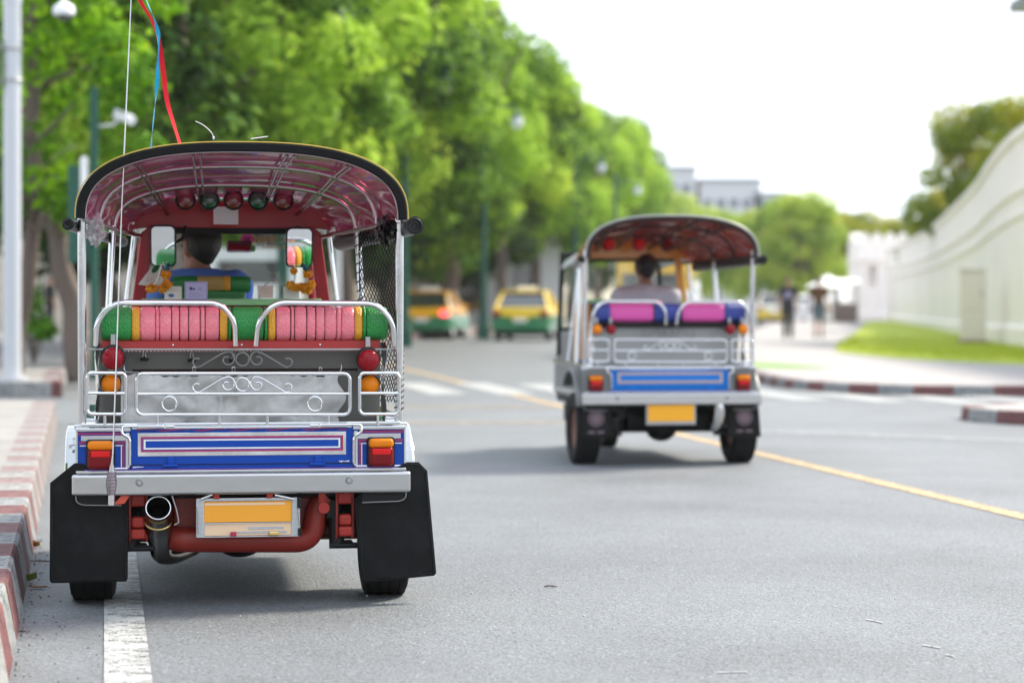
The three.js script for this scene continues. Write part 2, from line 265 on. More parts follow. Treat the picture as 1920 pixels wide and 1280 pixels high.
function kerb(path, side, h, w, slope, mats, first = 0, step = 0.47, label, fade) { // side +1: the road lies to the right of the path
  const g = new THREE.Group(); g.name = numbered('kerb'); scene.add(g); tag(g, label, null, null, 'structure');
  const geos = [0, 1, 2].map((v) => { const m = mb(), r = rng(70 + v); const c = 0.012, pr = [[-w, -0.05], [slope, -0.05], [0.0, h - c], [-c, h], [-w, h]].map(([x, y]) => [x * side + (r() - 0.5) * 0.004, y + (r() - 0.5) * 0.003]); m.ext(side > 0 ? pr : pr.reverse(), step - 0.008, 0, 0, 0, null, 0.003); return mergeGeometries(m.g); });
  along(path, step).forEach(([x, d, a], i) => { const s = addMesh('kerb_stone', geos[i % 3], fade && i > fade[0] ? fade[1 + (i % 2)] : mats[(i + first) % mats.length], g); s.position.set(x, 0, -d); s.rotation.y = -a; });
  return g;
}
kerb(LEFT, 1, 0.2, 0.2, 0.045, [M.kerbRed, M.kerbPale, M.kerbRedB, M.kerbPaleB], 0, 0.47, 'red and white painted kerb beside the parked rickshaw', [14, M.kerbFadeRed, M.kerbFadePale]);
tag(sheet([...LEFT.map(([x, d]) => [x - 0.19, d]), [-30, 24], [-30, 5]], 0.196, 'pavement', M.paveTan), 'pale paving behind the near kerb', null, null, 'structure');
const LEFT2 = smooth([[-5.55, 29.5], [-6.55, 35.2], [-6.4, 42], [-4.7, 58], [-1.9, 78], [1.6, 102], [6.5, 140], [13, 190]], 60);
kerb([[-16, 29.4], [-6.6, 29.4], [-5.62, 29.45]], 1, 0.2, 0.2, 0.03, [M.kerbPale, M.kerbPaleB, M.kerbPale, M.kerbPaleB, M.kerbPale], 0, 0.47, 'grey kerb facing the side street');
kerb(LEFT2, 1, 0.2, 0.2, 0.03, [M.kerbRedB, M.kerbPaleB], 0, 0.94, 'far left kerb of the street beyond the side street');
tag(sheet([...LEFT2.map(([x, d]) => [x - 0.15, d]), [-60, 190], [-60, 29.6], [-5.75, 29.6]], 0.194, 'pavement', M.paveTan), 'wide pale pavement under the row of street trees', null, null, 'structure');
const RIGHT = smooth([[14, 30.4], [9, 30], [6.4, 29.9], [4.9, 30.1], [4.0, 31.2], [3.62, 33.6], [3.6, 38], [4.1, 48], [5.4, 60], [7.6, 78], [11, 104], [17.5, 145], [26, 190]], 150);
kerb(RIGHT, -1, 0.13, 0.2, 0.02, [M.kerbRedB, M.kerbPale], 1, 0.5, 'red and white kerb round the right corner');
tag(sheet([...RIGHT.map(([x, d]) => [x + 0.15, d]), [60, 190], [60, 30.6]], 0.126, 'pavement', M.pave), 'pale pavement on the right corner in front of the lawn', null, null, 'structure');
{ // refuge island
  const isl = smooth([[8.6, 25.8], [6.6, 25.4], [5.1, 24.9], [4.5, 24.1], [4.7, 23.3], [5.6, 22.2], [7.0, 20.8], [8.4, 19.6]], 40);
  kerb(isl, 1, 0.13, 0.18, 0.02, [M.kerbPaleB, M.kerbRedB], 0, 0.5, 'low kerb of the traffic island at the right edge').name = numbered('island_kerb');
  tag(sheet(isl.map(([x, d]) => [x + 0.12, d]).concat([[9, 22.6]]), 0.127, 'traffic_island', M.pave), 'small paved traffic island at the right edge', null, null, 'structure');
}
{ // lawn: a low mound with a mown edge
  const edge = [[6.7, 50], [6.75, 47], [7.2, 43.2], [8.6, 39.8], [11, 38.2], [16, 37.6], [20, 42], [20, 60], [19, 100], [17.6, 116], [13.4, 92], [9.7, 69]];
  const s = new THREE.Shape(smooth([...edge, edge[0]], 90).map(([x, d]) => new THREE.Vector2(x, d))), g = new THREE.ExtrudeGeometry(s, { depth: 0.05, bevelEnabled: true, bevelSize: 0.5, bevelThickness: 0.12, bevelSegments: 4, bevelOffset: -0.5 }); g.rotateX(-Math.PI / 2); g.translate(0, 0.24, 0);
  const lawnTex = tex(256, 256, (u, v) => { const a = fbm(u, v), b = n128(u, v); return [0.6 + 0.1 * (a - 0.5) + 0.12 * (b - 0.5), 0.65 + 0.1 * (a - 0.5) + 0.12 * (b - 0.5), 0.14 + 0.06 * b]; }, true, 0.4);
  g.translate(0, -0.19, 0);
  tag(addMesh('lawn', boxUV(g), std(0xffffff, 0.95, 0, { map: lawnTex }), scene), 'mown green lawn between pavement and white wall', null, null, 'structure');
  const r = rng(21), blade = mb().geo(surf((u, v) => [(u - 0.5) * 0.03 * (1 - v), v * 0.07, v * v * 0.02], 1, 2)).g[0], inst = new THREE.InstancedMesh(blade, std(0xffffff, 0.9), 16000), m = new THREE.Matrix4(), sh = smooth([...edge, edge[0]], 60);
  const inside = (x, d) => { let c = false; for (let i = 0, j = sh.length - 1; i < sh.length; j = i++) if ((sh[i][1] > d) !== (sh[j][1] > d) && x < ((sh[j][0] - sh[i][0]) * (d - sh[i][1])) / (sh[j][1] - sh[i][1]) + sh[i][0]) c = !c; return c; };
  let k = 0; while (k < 16000) { const x = lerp(5.8, 15, r()), d = lerp(37.8, 70, r() * r()); if (!inside(x, d)) continue; m.compose(V(x, 0.2, -d), new THREE.Quaternion().setFromEuler(new THREE.Euler((r() - 0.5) * 0.6, r() * 6.3, 0)), V(1, 0.6 + r() * 0.8, 1)); inst.setMatrixAt(k, m); inst.setColorAt(k, new THREE.Color().setRGB(0.3 + r() * 0.12, 0.37 + r() * 0.12, 0.02)); k++; }
  inst.name = 'grass'; scene.add(tag(inst, 'short grass blades on the lawn', null, null, 'stuff'));
  tag(sheet([[3.75, 38.2], [4.4, 37.6], [5.1, 38.2], [4.5, 40], [4.0, 41]], 0.131, 'grass_patch', std(lin(0.14, 0.26, 0.03), 0.95)), null, null, null, 'structure');
}
// painted markings, each a sheet 4 mm above the asphalt
const dirRoad = Math.atan2(-0.165, 1);
function strip(x, d, len, w, a, mat, name) { const g = new THREE.PlaneGeometry(w, len, 1, Math.max(1, Math.round(len))); g.rotateX(-Math.PI / 2); const m = addMesh(name, boxUV(g), mat, scene); m.position.set(x + Math.sin(a) * len / 2, 0.004, -(d + Math.cos(a) * len / 2)); m.rotation.y = -a; return tag(m, null, null, null, 'structure'); }
strip(-0.86, 5.5, 20.5, 0.15, dirRoad - 0.005, M.whitePaint, 'road_marking').userData.label = 'white edge line running under the parked rickshaw';
strip(3.86, 7, 48, 0.13, dirRoad, M.yellowPaint, 'road_marking').userData.label = 'yellow centre line of the road';
for (let k = 0; k < 11; k++) { const x = -2.55 + k * 0.88; strip(x, 30.4 - Math.max(0, k - 3) * 0.45, 4.2, 0.46, dirRoad, M.whitePaint, 'crossing_stripe'); }
for (const [x, d, l] of [[-3.4, 26.6, 4.6], [-3.2, 23.3, 4.6]]) strip(x, d, l, 0.14, Math.PI / 2 - 0.05, M.yellowPaint, 'road_marking');
strip(2.2, 21.9, 0.001 + 3.0, 0.16, Math.PI / 2 + 0.6, M.whitePaint, 'road_marking');
for (const [u, v, L, a] of [[1655, 1168, 0.1, -0.5], [1765, 1216, 0.09, -0.6], [1790, 1232, 0.05, -0.4], [845, 1006, 0.12, 0.9], [1345, 1262, 0.1, 1.4]]) { const p = gnd(u, v); strip(p[0], -p[2], L, 0.012, a, M.whitePaint, 'paint_scrape'); }
// ------------------------------------------------------------ trees
const leafMat = phy(0xffffff, 0.8, { vertexColors: true, transmission: 0.5, ior: 1.3, side: THREE.DoubleSide, specularIntensity: 0.25 });
const leafFar = leafMat;
function leavesGeo(r, blobs, n, size, tones) {
  const pos = [], col = [], uv = [], idx = []; let W = 0; const cum = blobs.map((b) => (W += b[3] * b[3]));
  const tone = blobs.map(() => r());
  for (let k = 0; k < n; k++) {
    const w = r() * W; let i = cum.findIndex((c) => c >= w); const b = blobs[i];
    let x, y, z, L; do { x = r() * 2 - 1; y = r() * 2 - 1; z = r() * 2 - 1; L = Math.hypot(x, y, z); } while (L > 1 || L < 0.05);
    const rr = b[3] * (0.5 + 0.55 * Math.sqrt(r())) * (1 + 0.22 * Math.sin(x / L * 7 + i) * Math.sin(z / L * 6 + i * 2)); x *= rr / L; y *= (rr / L) * 0.78; z *= rr / L;
    const c = V(b[0] + x, b[1] + y, b[2] + z), nrm = V(x / rr, y / rr + 0.7, z / rr).add(V(r() - 0.5, r() - 0.5, r() - 0.5).multiplyScalar(1.5)).normalize();
    const t1 = V(r() - 0.5, r() - 0.75, r() - 0.5).cross(nrm).normalize(), t2 = nrm.clone().cross(t1), s = size * (0.6 + 0.8 * r()), q = pos.length / 3, cup = nrm.clone().multiplyScalar(s * 0.18);
    for (const [a, d, e] of [[-1, 0, 0], [0, -0.55, 1], [1, 0, 0], [0, 0.55, 1]]) { const p = c.clone().addScaledVector(t2, a * s).addScaledVector(t1, d * s).addScaledVector(cup, e); pos.push(p.x, p.y, p.z); uv.push(a * 0.5 + 0.5, d + 0.5); }
    const f = clamp(tone[i] * 0.85 + r() * 0.4 - 0.12, 0, 0.999) * (tones.length - 1), u = Math.floor(f), A = tones[u], B = tones[u + 1], m = f - u; for (let j = 0; j < 4; j++) col.push(lerp(A[0], B[0], m), lerp(A[1], B[1], m), lerp(A[2], B[2], m));
    idx.push(q, q + 1, q + 2, q, q + 2, q + 3);
  }
  const g = new THREE.BufferGeometry(); g.setAttribute('position', new THREE.Float32BufferAttribute(pos, 3)); g.setAttribute('color', new THREE.Float32BufferAttribute(col, 3)); g.setAttribute('uv', new THREE.Float32BufferAttribute(uv, 2)); g.setIndex(idx); g.computeVertexNormals(); return g;
}
const GREENS = [[0.025, 0.062, 0.02], [0.1, 0.205, 0.03], [0.28, 0.46, 0.045], [0.42, 0.6, 0.065], [0.54, 0.66, 0.08]];
const GOLDS = [[0.09, 0.14, 0.01], [0.18, 0.26, 0.012], [0.3, 0.35, 0.015], [0.4, 0.38, 0.02]];
function limb(r, a, b, n, wob) { const o = []; for (let i = 0; i <= n; i++) { const t = i / n, s = Math.sin(t * Math.PI); o.push([lerp(a[0], b[0], t) + (r() - 0.5) * wob * s, lerp(a[1], b[1], t) + (r() - 0.5) * wob * 0.4 * s, lerp(a[2], b[2], t) + (r() - 0.5) * wob * s]); } return spline(o, n * 4); }
// a street tree 10 m tall: forked trunk, limbs, and clumps of leaves at several heights with gaps between
function makeTree(seed, { H = 10, R = 3.2, low = 0.28, n = 15000, size = 0.15, blobs = 30, trunkR = 0.22, tones = GREENS, blobR = 1.25, bend = [0, 0], fork = 0.3 }) {
  const r = rng(seed), g = new THREE.Group(); g.name = 'street_tree';
  const B = [], tm = mb(), top = [bend[0], H * fork, bend[1]];
  tm.tube(limb(r, [0, -0.1, 0], top, 5, 0.25), (k) => trunkR * lerp(1.25, 0.75, Math.pow(k, 0.5)), 10);
  const arms = 5 + Math.floor(r() * 2), ends = [];
  for (let a = 0; a < arms; a++) { const ph = (a / arms) * 6.28 + r(), out = R * (0.3 + 0.45 * r()), e = [top[0] + Math.cos(ph) * out, H * (0.55 + 0.33 * r()), top[2] + Math.sin(ph) * out]; tm.tube(limb(r, top, e, 4, 0.5), (k) => trunkR * lerp(0.62, 0.16, k), 7); ends.push(e); }
  for (const e of ends) for (let k = 0; k < 2; k++) { const q = [e[0] + (r() - 0.5) * R, e[1] + (r() - 0.2) * H * 0.16, e[2] + (r() - 0.5) * R]; tm.tube(limb(r, e, q, 3, 0.3), (t) => trunkR * lerp(0.18, 0.05, t), 5); }
  for (let k = 0; k < blobs; k++) {
    const f = (k + 0.5) / blobs, y = lerp(low, 0.93, f) * H, prof = Math.sin(clamp((f * 0.86 + 0.12), 0, 1) * Math.PI) ** 0.55, ph = k * 2.4 + r() * 0.8, out = R * prof * (0.35 + 0.6 * Math.sqrt(r())) * 0.85;
    B.push([top[0] * 0.6 + Math.cos(ph) * out, y + (r() - 0.5) * 0.6, top[2] * 0.6 + Math.sin(ph) * out, blobR * (0.65 + 0.6 * r())]);
  }
  addMesh('trunk', mergeGeometries(tm.g), M.bark, g);
  addMesh('crown', leavesGeo(r, B, n, size, tones), leafMat, g);
  return g;
}
const KIND = [makeTree(101, { n: 22000, size: 0.115, low: 0.3, blobs: 46, blobR: 0.92 }), makeTree(202, { n: 21000, size: 0.115, R: 3.0, low: 0.24, blobs: 50, blobR: 0.85 }), makeTree(303, { n: 22000, size: 0.12, R: 3.4, low: 0.34, blobs: 44, blobR: 0.98 }),
  makeTree(606, { n: 16000, size: 0.14, R: 3.4, low: 0.2, blobs: 40, blobR: 1.0, tones: [[0.012, 0.04, 0.01], [0.03, 0.085, 0.014], [0.06, 0.15, 0.02], [0.13, 0.26, 0.03]] }),
  makeTree(505, { n: 8500, size: 0.16, R: 3.6, low: 0.22, blobs: 46, blobR: 0.95, tones: [[0.16, 0.25, 0.04], [0.3, 0.43, 0.06], [0.44, 0.56, 0.08], [0.56, 0.62, 0.12]] })];  // these pale tones put distant haze into the leaf colour
function tree(kind, u, D, H, turn, label, group, wide = 1, category = 'tree') {
  const c = (kind.isObject3D ? kind : KIND[kind]).clone(); c.name = numbered('street_tree'); const [x, , z] = at(u, D); c.position.set(x, 0.15, z); c.rotation.y = turn; const s = H / 10; c.scale.set(s * wide, s, s * wide); scene.add(c);
  return tag(c, label, category, group);
}
const goldTree = makeTree(404, { n: 12000, size: 0.12, R: 3.1, low: 0.3, blobs: 22, blobR: 0.95, tones: GOLDS });
const ROW = 'street trees along the left pavement';
[[0, 335, 39, 10.4, 0.3, 'dense green street tree rising behind the roof of the parked rickshaw, left part', 1], [1, 490, 46, 11, 2.2, 'street tree behind the tall green lamp post above the rickshaw roof', 1],
 [2, 640, 55, 11, 4.1, 'street tree behind the lantern nearest the top edge', 1], [0, 750, 64, 11.4, 1.2, 'tall street tree over the taxi with the red brake light', 0.9], [1, 845, 75, 11.3, 3.3, 'street tree whose crown leaves the frame above the second lantern', 0.95],
 [2, 940, 87, 10.8, 5.2, 'street tree over the gap between the two taxis', 0.95], [0, 1005, 100, 10.9, 0.9, 'street tree over the right hand taxi', 1], [1, 1070, 115, 11, 2.8, 'street tree just left of the rickshaw driving ahead', 1],
 [2, 1122, 130, 11.6, 1.9, 'street tree above the roof of the rickshaw driving ahead', 0.85], [0, 1178, 148, 12.2, 4.5, 'last tall street tree where the row meets the open sky', 0.72]].forEach(([k, u, D, H, t, l, w]) => tree(k, u, D, H, t, l, ROW, w));
// second rank further from the road, closing the view between the trunks
[[3, 420, 58, 10, 1, 'tree of the rear rank behind the rickshaw roof'], [3, 590, 68, 10, 3, 'tree of the rear rank filling the gap behind the first lantern'], [3, 720, 80, 10.5, 5, 'tree of the rear rank behind the taxi with the brake light'], [3, 840, 95, 10.5, 2, 'tree of the rear rank low behind the first taxi roof'], [3, 960, 118, 10.5, 4, 'tree of the rear rank behind the right hand taxi'], [3, 1065, 140, 10.5, 0.5, 'tree of the rear rank left of the moving rickshaw'], [3, 200, 50, 10, 5, 'tree of the rear rank left of the antenna']].forEach(([k, u, D, H, t, l]) => tree(k, u, D, H, t, l, 'trees of the rear rank', 1.15));
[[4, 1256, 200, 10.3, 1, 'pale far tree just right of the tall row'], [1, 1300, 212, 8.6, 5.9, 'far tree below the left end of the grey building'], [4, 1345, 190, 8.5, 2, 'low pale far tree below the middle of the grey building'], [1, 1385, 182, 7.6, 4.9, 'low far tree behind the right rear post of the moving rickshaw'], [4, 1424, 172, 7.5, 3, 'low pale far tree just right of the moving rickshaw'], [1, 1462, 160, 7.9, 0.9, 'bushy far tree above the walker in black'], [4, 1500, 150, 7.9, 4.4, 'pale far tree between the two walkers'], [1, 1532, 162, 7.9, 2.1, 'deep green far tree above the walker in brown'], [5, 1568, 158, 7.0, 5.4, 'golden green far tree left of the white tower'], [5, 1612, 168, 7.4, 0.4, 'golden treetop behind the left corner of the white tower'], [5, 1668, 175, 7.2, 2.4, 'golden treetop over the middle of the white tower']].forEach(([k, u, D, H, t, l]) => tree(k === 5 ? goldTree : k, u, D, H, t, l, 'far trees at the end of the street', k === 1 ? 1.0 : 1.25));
tree(goldTree, 1835, 86, 8.4, 1.1, 'ragged olive tree standing behind the white wall', 'trees behind the white wall', 1.05);
tree(goldTree, 1945, 74, 7.5, 3.9, 'darker tree at the right edge behind the white wall', 'trees behind the white wall', 1.0);
tree(goldTree, 1765, 108, 6.2, 5.3, 'low yellowish tree at the far end behind the white wall', 'trees behind the white wall', 1.0);
// near left: broad-leaved tree with a forked trunk
{ const r = rng(77), g = thing('street_tree', 'bright broad-leaved tree with a forked trunk beside the grey pole', 'tree', [at(105, 33)[0], 0.19, -33]), tm = mb();
  tm.tube(limb(r, [0.35, -0.1, 0], [0.02, 1.9, 0], 4, 0.12), (k) => lerp(0.2, 0.13, k), 10).tube(limb(r, [0.02, 1.9, 0], [-0.35, 3.3, 0.1], 4, 0.2), (k) => lerp(0.14, 0.1, k), 8).tube(limb(r, [-0.65, 0, -0.3], [-0.3, 2.4, 0], 4, 0.2), (k) => lerp(0.14, 0.1, k), 8).tube(limb(r, [-0.35, 3.2, 0.1], [-0.1, 6.4, 0.4], 4, 0.5), (k) => lerp(0.11, 0.04, k), 8);
  for (let k = 0; k < 9; k++) { const ph = k * 2.4, e = [Math.cos(ph) * (0.6 + r() * 1.1), 2.3 + k * 0.45, Math.sin(ph) * 1.0]; tm.tube(limb(r, [-0.3, 2.0 + k * 0.38, 0.1], e, 3, 0.2), (t) => lerp(0.05, 0.015, t), 6); }
  tm.build('trunk', M.bark, g);
  const B = []; for (let k = 0; k < 46; k++) { const y = 2.35 + (k / 46) * 5.2, ph = k * 2.39 + r(), out = (0.35 + r() * 1.55) * Math.min(1, 0.55 + (y - 2.2) * 0.25); B.push([Math.cos(ph) * out - 0.1, y + (r() - 0.5) * 0.4, Math.sin(ph) * out, 0.3 + r() * 0.32]); }
  B.push([0.45, 2.2, 0.3, 0.4], [0.75, 2.05, 0.2, 0.32], [0.2, 2.35, 0.4, 0.32]);
  addMesh('crown', leavesGeo(r, B, 7500, 0.085, [[0.05, 0.15, 0.006], [0.15, 0.34, 0.008], [0.27, 0.5, 0.01], [0.4, 0.58, 0.012]]), leafMat, g);
}
{ const g = thing('shrub', 'bright green leafy shrub at the foot of the grey pole', 'shrub', [at(62, 37)[0], 0.19, -37]), r = rng(99), B = [], tm = mb();
  for (let k = 0; k < 12; k++) { const e = [(r() - 0.5) * 0.5, 0.3 + r() * 0.85, (r() - 0.5) * 0.4]; tm.tube(limb(r, [0, 0, 0], e, 2, 0.1), 0.012, 5); B.push([...e, 0.14 + r() * 0.1]); }
  tm.build('stem', M.bark, g); addMesh('leaves', leavesGeo(r, B, 900, 0.055, [[0.05, 0.16, 0.01], [0.1, 0.28, 0.015], [0.2, 0.38, 0.015]]), leafMat, g); }
// street trees behind the camera, which the chrome mirrors and which shade the tails of the rickshaws
[[1, -6.5, -9, 11, 1, 'street tree behind the viewpoint on the left pavement'], [0, -3, -18, 11.5, 2.6, 'second street tree behind the viewpoint'], [2, -9.5, 3, 11, 5.1, 'street tree on the pavement beside the viewpoint']].forEach(([k, x, D, H, t, l]) => { const c = tree(k, 960, 40, H, t, l, 'street trees behind the viewpoint', 1.15); c.position.set(x, 0.15, -D); });
// ------------------------------------------------------------ wall, tower, buildings
function extrudePath(path, prof, name, mat, parent) { // path [x, d, height]; prof [out, fraction of height], out is towards the road (left)
  const n = path.length, nor = path.map((p, i) => { const a = path[Math.max(0, i - 1)], b = path[Math.min(n - 1, i + 1)], dx = b[0] - a[0], dd = b[1] - a[1], L = Math.hypot(dx, dd); return [-dd / L, dx / L]; });
  let len = 0; const S = path.map((p, i) => (len += i ? Math.hypot(p[0] - path[i - 1][0], p[1] - path[i - 1][1]) : 0));
  const m = mb();
  for (let k = 0; k + 1 < prof.length; k++) { const pos = [], uv = [], idx = []; path.forEach((p, i) => { for (const q of [prof[k], prof[k + 1]]) { pos.push(p[0] + nor[i][0] * q[0], q[1] * p[2], -(p[1] + nor[i][1] * q[0])); uv.push(S[i], q[1] * 4.5 + q[0]); } if (i) { const a = i * 2; idx.push(a - 2, a, a - 1, a - 1, a, a + 1); } }); const g = new THREE.BufferGeometry(); g.setAttribute('position', new THREE.Float32BufferAttribute(pos, 3)); g.setAttribute('uv', new THREE.Float32BufferAttribute(uv, 2)); g.setIndex(idx); g.computeVertexNormals(); m.geo(g); }
  return m.build(name, mat, parent);
}
{ const w = thing('white_wall', 'long white rendered wall with moulded cornice behind the lawn', 'wall');
  const ctl = [[10.3, 30, 5.0], [10.6, 42, 4.95], [10.9, 51, 4.9], [11.2, 54.5, 4.75], [11.55, 58, 4.5], [12.1, 62, 4.32], [13.1, 70, 4.1], [15.3, 88, 3.8], [17.4, 108, 3.7], [18.6, 119, 3.7]];
  const path = new THREE.CatmullRomCurve3(ctl.map((p) => V(p[0], p[2], p[1])), false, 'centripetal').getSpacedPoints(90).map((p) => [p.x, p.z, p.y]);
  extrudePath(path, [[0.1, 0], [0.1, 0.12], [0.02, 0.135], [0, 0.6], [0.05, 0.61], [0.05, 0.635], [0.0, 0.645], [0.0, 0.71], [0.06, 0.72], [0.06, 0.745], [0, 0.755], [0, 0.955], [0.08, 0.965], [0.08, 1], [-0.6, 1], [-0.6, 0]], 'wall', M.wall, w);
}
{ const w = thing('wall_tower', 'square white battlemented tower at the far end of the wall', 'tower', [at(1598, 121)[0] + 0.3, 0, -121]);
  const rect = (x0, y0, x1, y1) => [[x0, y0], [x0, y1], [x1, y1], [x1, y0]];
  mb().ext([[0, 0], [4.6, 0], [4.6, 4.1], [0, 4.1]], 0.4, 0, 0, -0.2, null, 0, [rect(0.55, 1.9, 0.95, 2.9), rect(1.75, 1.9, 2.1, 2.9)]).box(2.3, 2.05, -1.9, 4.6, 4.1, 3.0).build('wall', M.wall, w);
  mb().box(2.3, 3.25, -1.7, 4.8, 0.14, 3.6, 0.03).box(2.3, 3.0, -1.7, 4.72, 0.08, 3.5, 0.03).build('cornice', M.wall, w);
  mb().box(2.3, 0.25, -1.7, 4.9, 0.5, 3.7, 0.03).build('plinth', M.wall, w);
  for (let k = 0; k < 7; k++) mb().ext([[-0.26, 0], [0.26, 0], [0.26, 0.25], [0.14, 0.42], [0, 0.5], [-0.14, 0.42], [-0.26, 0.25]], 0.3, 0.35 + k * 0.65, 4.1, -0.2).build('merlon', M.wall, w);
  for (let k = 0; k < 4; k++) mb().ext([[-0.26, 0], [0.26, 0], [0.26, 0.25], [0, 0.5], [-0.26, 0.25]], 0.3, 0.16, 4.1, -0.9 - k * 0.65, [0, Math.PI / 2, 0]).build('merlon', M.wall, w); }
{ const w = thing('watch_pavilion', 'grey roofed pavilion whose eave cuts the top right corner', 'pavilion', [18.4, 1.0, -62]), roof = std(lin(0.22, 0.24, 0.25), 0.7);
  mb().box(0, 3.6, 0, 6.6, 9.2, 6.6).build('wall', M.wall, w); mb().geo((() => { const g = new THREE.ConeGeometry(6.55, 3.2, 4, 1); g.rotateY(Math.PI / 4); return boxUV(g.toNonIndexed()); })(), mat4(0, 10.0, 0)).build('roof', roof, w); mb().box(0, 8.28, 0, 9.2, 0.26, 9.2, 0.04).build('eave', roof, w); for (const x of [-3, 3]) mb().box(x, 4.5, 3.35, 0.5, 7.4, 0.12).build('pilaster', M.wall, w); }
{ const c = thing('utility_cabinet', 'beige utility cabinet standing on the lawn by the white wall', 'cabinet', [...at(1825, 54.5, 0.1)], -0.1), m = std(lin(0.68, 0.63, 0.57), 0.6);
  mb().box(0, 0.95, 0, 0.55, 1.62, 0.4, 0.02).build('body', m, c); mb().box(0, 1.79, 0, 0.62, 0.06, 0.48, 0.02).build('lid', m, c);
  mb().box(0, 1.28, 0.205, 0.47, 0.85, 0.02, 0.008).build('door', m, c); mb().box(0, 0.5, 0.205, 0.47, 0.55, 0.02, 0.008).build('door', m, c); mb().box(0.18, 1.25, 0.225, 0.025, 0.14, 0.03, 0.006).build('handle', M.dull, c); mb().box(0, 0.1, 0, 0.7, 0.16, 0.55, 0.03).build('plinth', std(lin(0.16, 0.1, 0.06), 0.9), c); }
{ const D = 280, b = thing('office_building', 'stepped grey building far off above the treetops', 'building', [at(1308, D)[0], 0.6, -D]), c = std(lin(0.52, 0.53, 0.54), 0.8), gl = std(lin(0.1, 0.13, 0.17), 0.3);
  const blocks = [[-4.5, 8, 15.6], [3.5, 7, 14.2], [8.2, 4, 12.6]]; for (const [x, w, h] of blocks) { mb().box(x, h / 2, 0, w, h, 8).build('wall', c, b); mb().box(x, h + 0.2, 0, w + 0.4, 0.4, 8.4).build('roof', std(lin(0.3, 0.32, 0.35), 0.8), b);
    for (let y = 10; y < h - 0.8; y += 1.7) for (let k = 0; k < Math.floor(w / 1.5); k++) mb().box(x - w / 2 + 0.9 + k * 1.5, y, 4.02, 0.9, 0.9, 0.1).build('window', gl, b); } }
{ // pale wall and low building behind the rows of trees on the left
  const w = thing('boundary_wall', 'cream boundary wall with ribs behind the street trees', 'wall'), cream = std(lin(0.62, 0.57, 0.5), 0.9, 0, { map: T.wallStain });
  const path = [[-26, 74, 3.3], [-14, 75, 3.3], [-8, 80, 3.3], [-3.5, 98, 3.3], [1, 122, 3.3], [7, 160, 3.3]]; extrudePath(path, [[-0.06, 0], [-0.06, 0.15], [0, 0.17], [0, 0.93], [-0.1, 0.94], [-0.1, 1], [0.4, 1], [0.4, 0]].map(([a, h]) => [-a, h]), 'wall', cream, w);
  along(path, 1.6).forEach(([x, d, a]) => { const p = mb().box(0, 1.5, 0, 0.2, 3.0, 0.26, 0.02).build('rib', cream, w); p.position.set(x + 0.02, 0, -d + 0.02); p.rotation.y = -a; });
  const b = thing('shop_house', 'white two storey building glimpsed between the trunks', 'building', [-6, 0, -104]), wm = std(lin(0.66, 0.66, 0.68), 0.9);
  mb().box(0, 3.4, 0, 16, 6.8, 8).build('wall', wm, b); mb().ext([[-8.6, 0], [8.6, 0], [0, 2.4]], 8.8, 0, 6.8, 0).build('roof', std(lin(0.3, 0.14, 0.1), 0.8), b); for (let k = 0; k < 7; k++) for (const y of [1.6, 4.7]) mb().box(-6.6 + k * 2.2, y, 4.03, 1.0, 1.7, 0.12, 0.02).build('window', M.darkGlass, b); }
// ------------------------------------------------------------ poles and lamps
{ const p = thing('steel_pole', 'thick pale grey steel pole at the left edge', 'pole', at(22, 30, 0.19));
  mb().tube([[0, 0, 0], [0, 4.75, 0]], 0.11, 20).build('shaft', M.greyPost, p); mb().tube([[0, 4.75, 0], [0, 4.86, 0], [0, 7.5, 0]], (k) => (k < 0.3 ? 0.09 : 0.07), 16).build('upper_shaft', M.greyPost, p); mb().tube([[0, 4.7, 0], [0, 4.8, 0]], 0.118, 20).build('collar', M.greyPost, p); mb().tube([[0, 0, 0], [0, 0.05, 0]], 0.2, 16).build('base_plate', M.greyPost, p);
  mb().box(-0.24, 3.95, 0.05, 0.16, 0.62, 0.2, 0.02).build('junction_box', std(lin(0.2, 0.24, 0.3), 0.6), p); for (const y of [3.75, 4.15]) mb().tor(0, y, 0, 0.118, 0.018, [Math.PI / 2, 0, 0]).box(-0.14, y, 0.05, 0.08, 0.04, 0.04).build('bracket', M.dull, p);
  const c = thing('dome_camera', 'white dome security camera hanging near the top left corner', 'camera', at(119, 30.2, 4.72)), wh = std(lin(0.75, 0.76, 0.78), 0.4);
  mb().lathe([[0.001, 0.16], [0.06, 0.16], [0.1, 0.13], [0.135, 0.1], [0.14, 0.02], [0.13, 0], [0.001, 0]], 0, 0.06, 0).build('housing', wh, c); mb().sph(0, 0.06, 0, 0.085, [1, 0.9, 1]).build('dome', M.darkGlass, c); mb().tube(fillet([[0, 0.2, 0], [0, 0.5, 0], [-0.62, 0.5, 0.1]], 0.12), 0.025, 8).build('arm', wh, c);
  const d = thing('bullet_camera', 'white bullet security camera on the green post above the rickshaw', 'camera', at(228, 32, 3.62)); mb().tube([[-0.08, 0.05, -0.05], [0.16, -0.04, 0.14]], 0.065, 14).build('barrel', wh, d); mb().box(0.03, 0.07, 0.04, 0.2, 0.02, 0.2, 0.006, [0.25, 0.8, -0.25]).build('sun_shield', wh, d); mb().tube(fillet([[-0.06, 0.0, -0.05], [-0.12, -0.08, -0.08], [-0.4, -0.1, -0.1]], 0.05), 0.02, 8).build('arm', wh, d); }
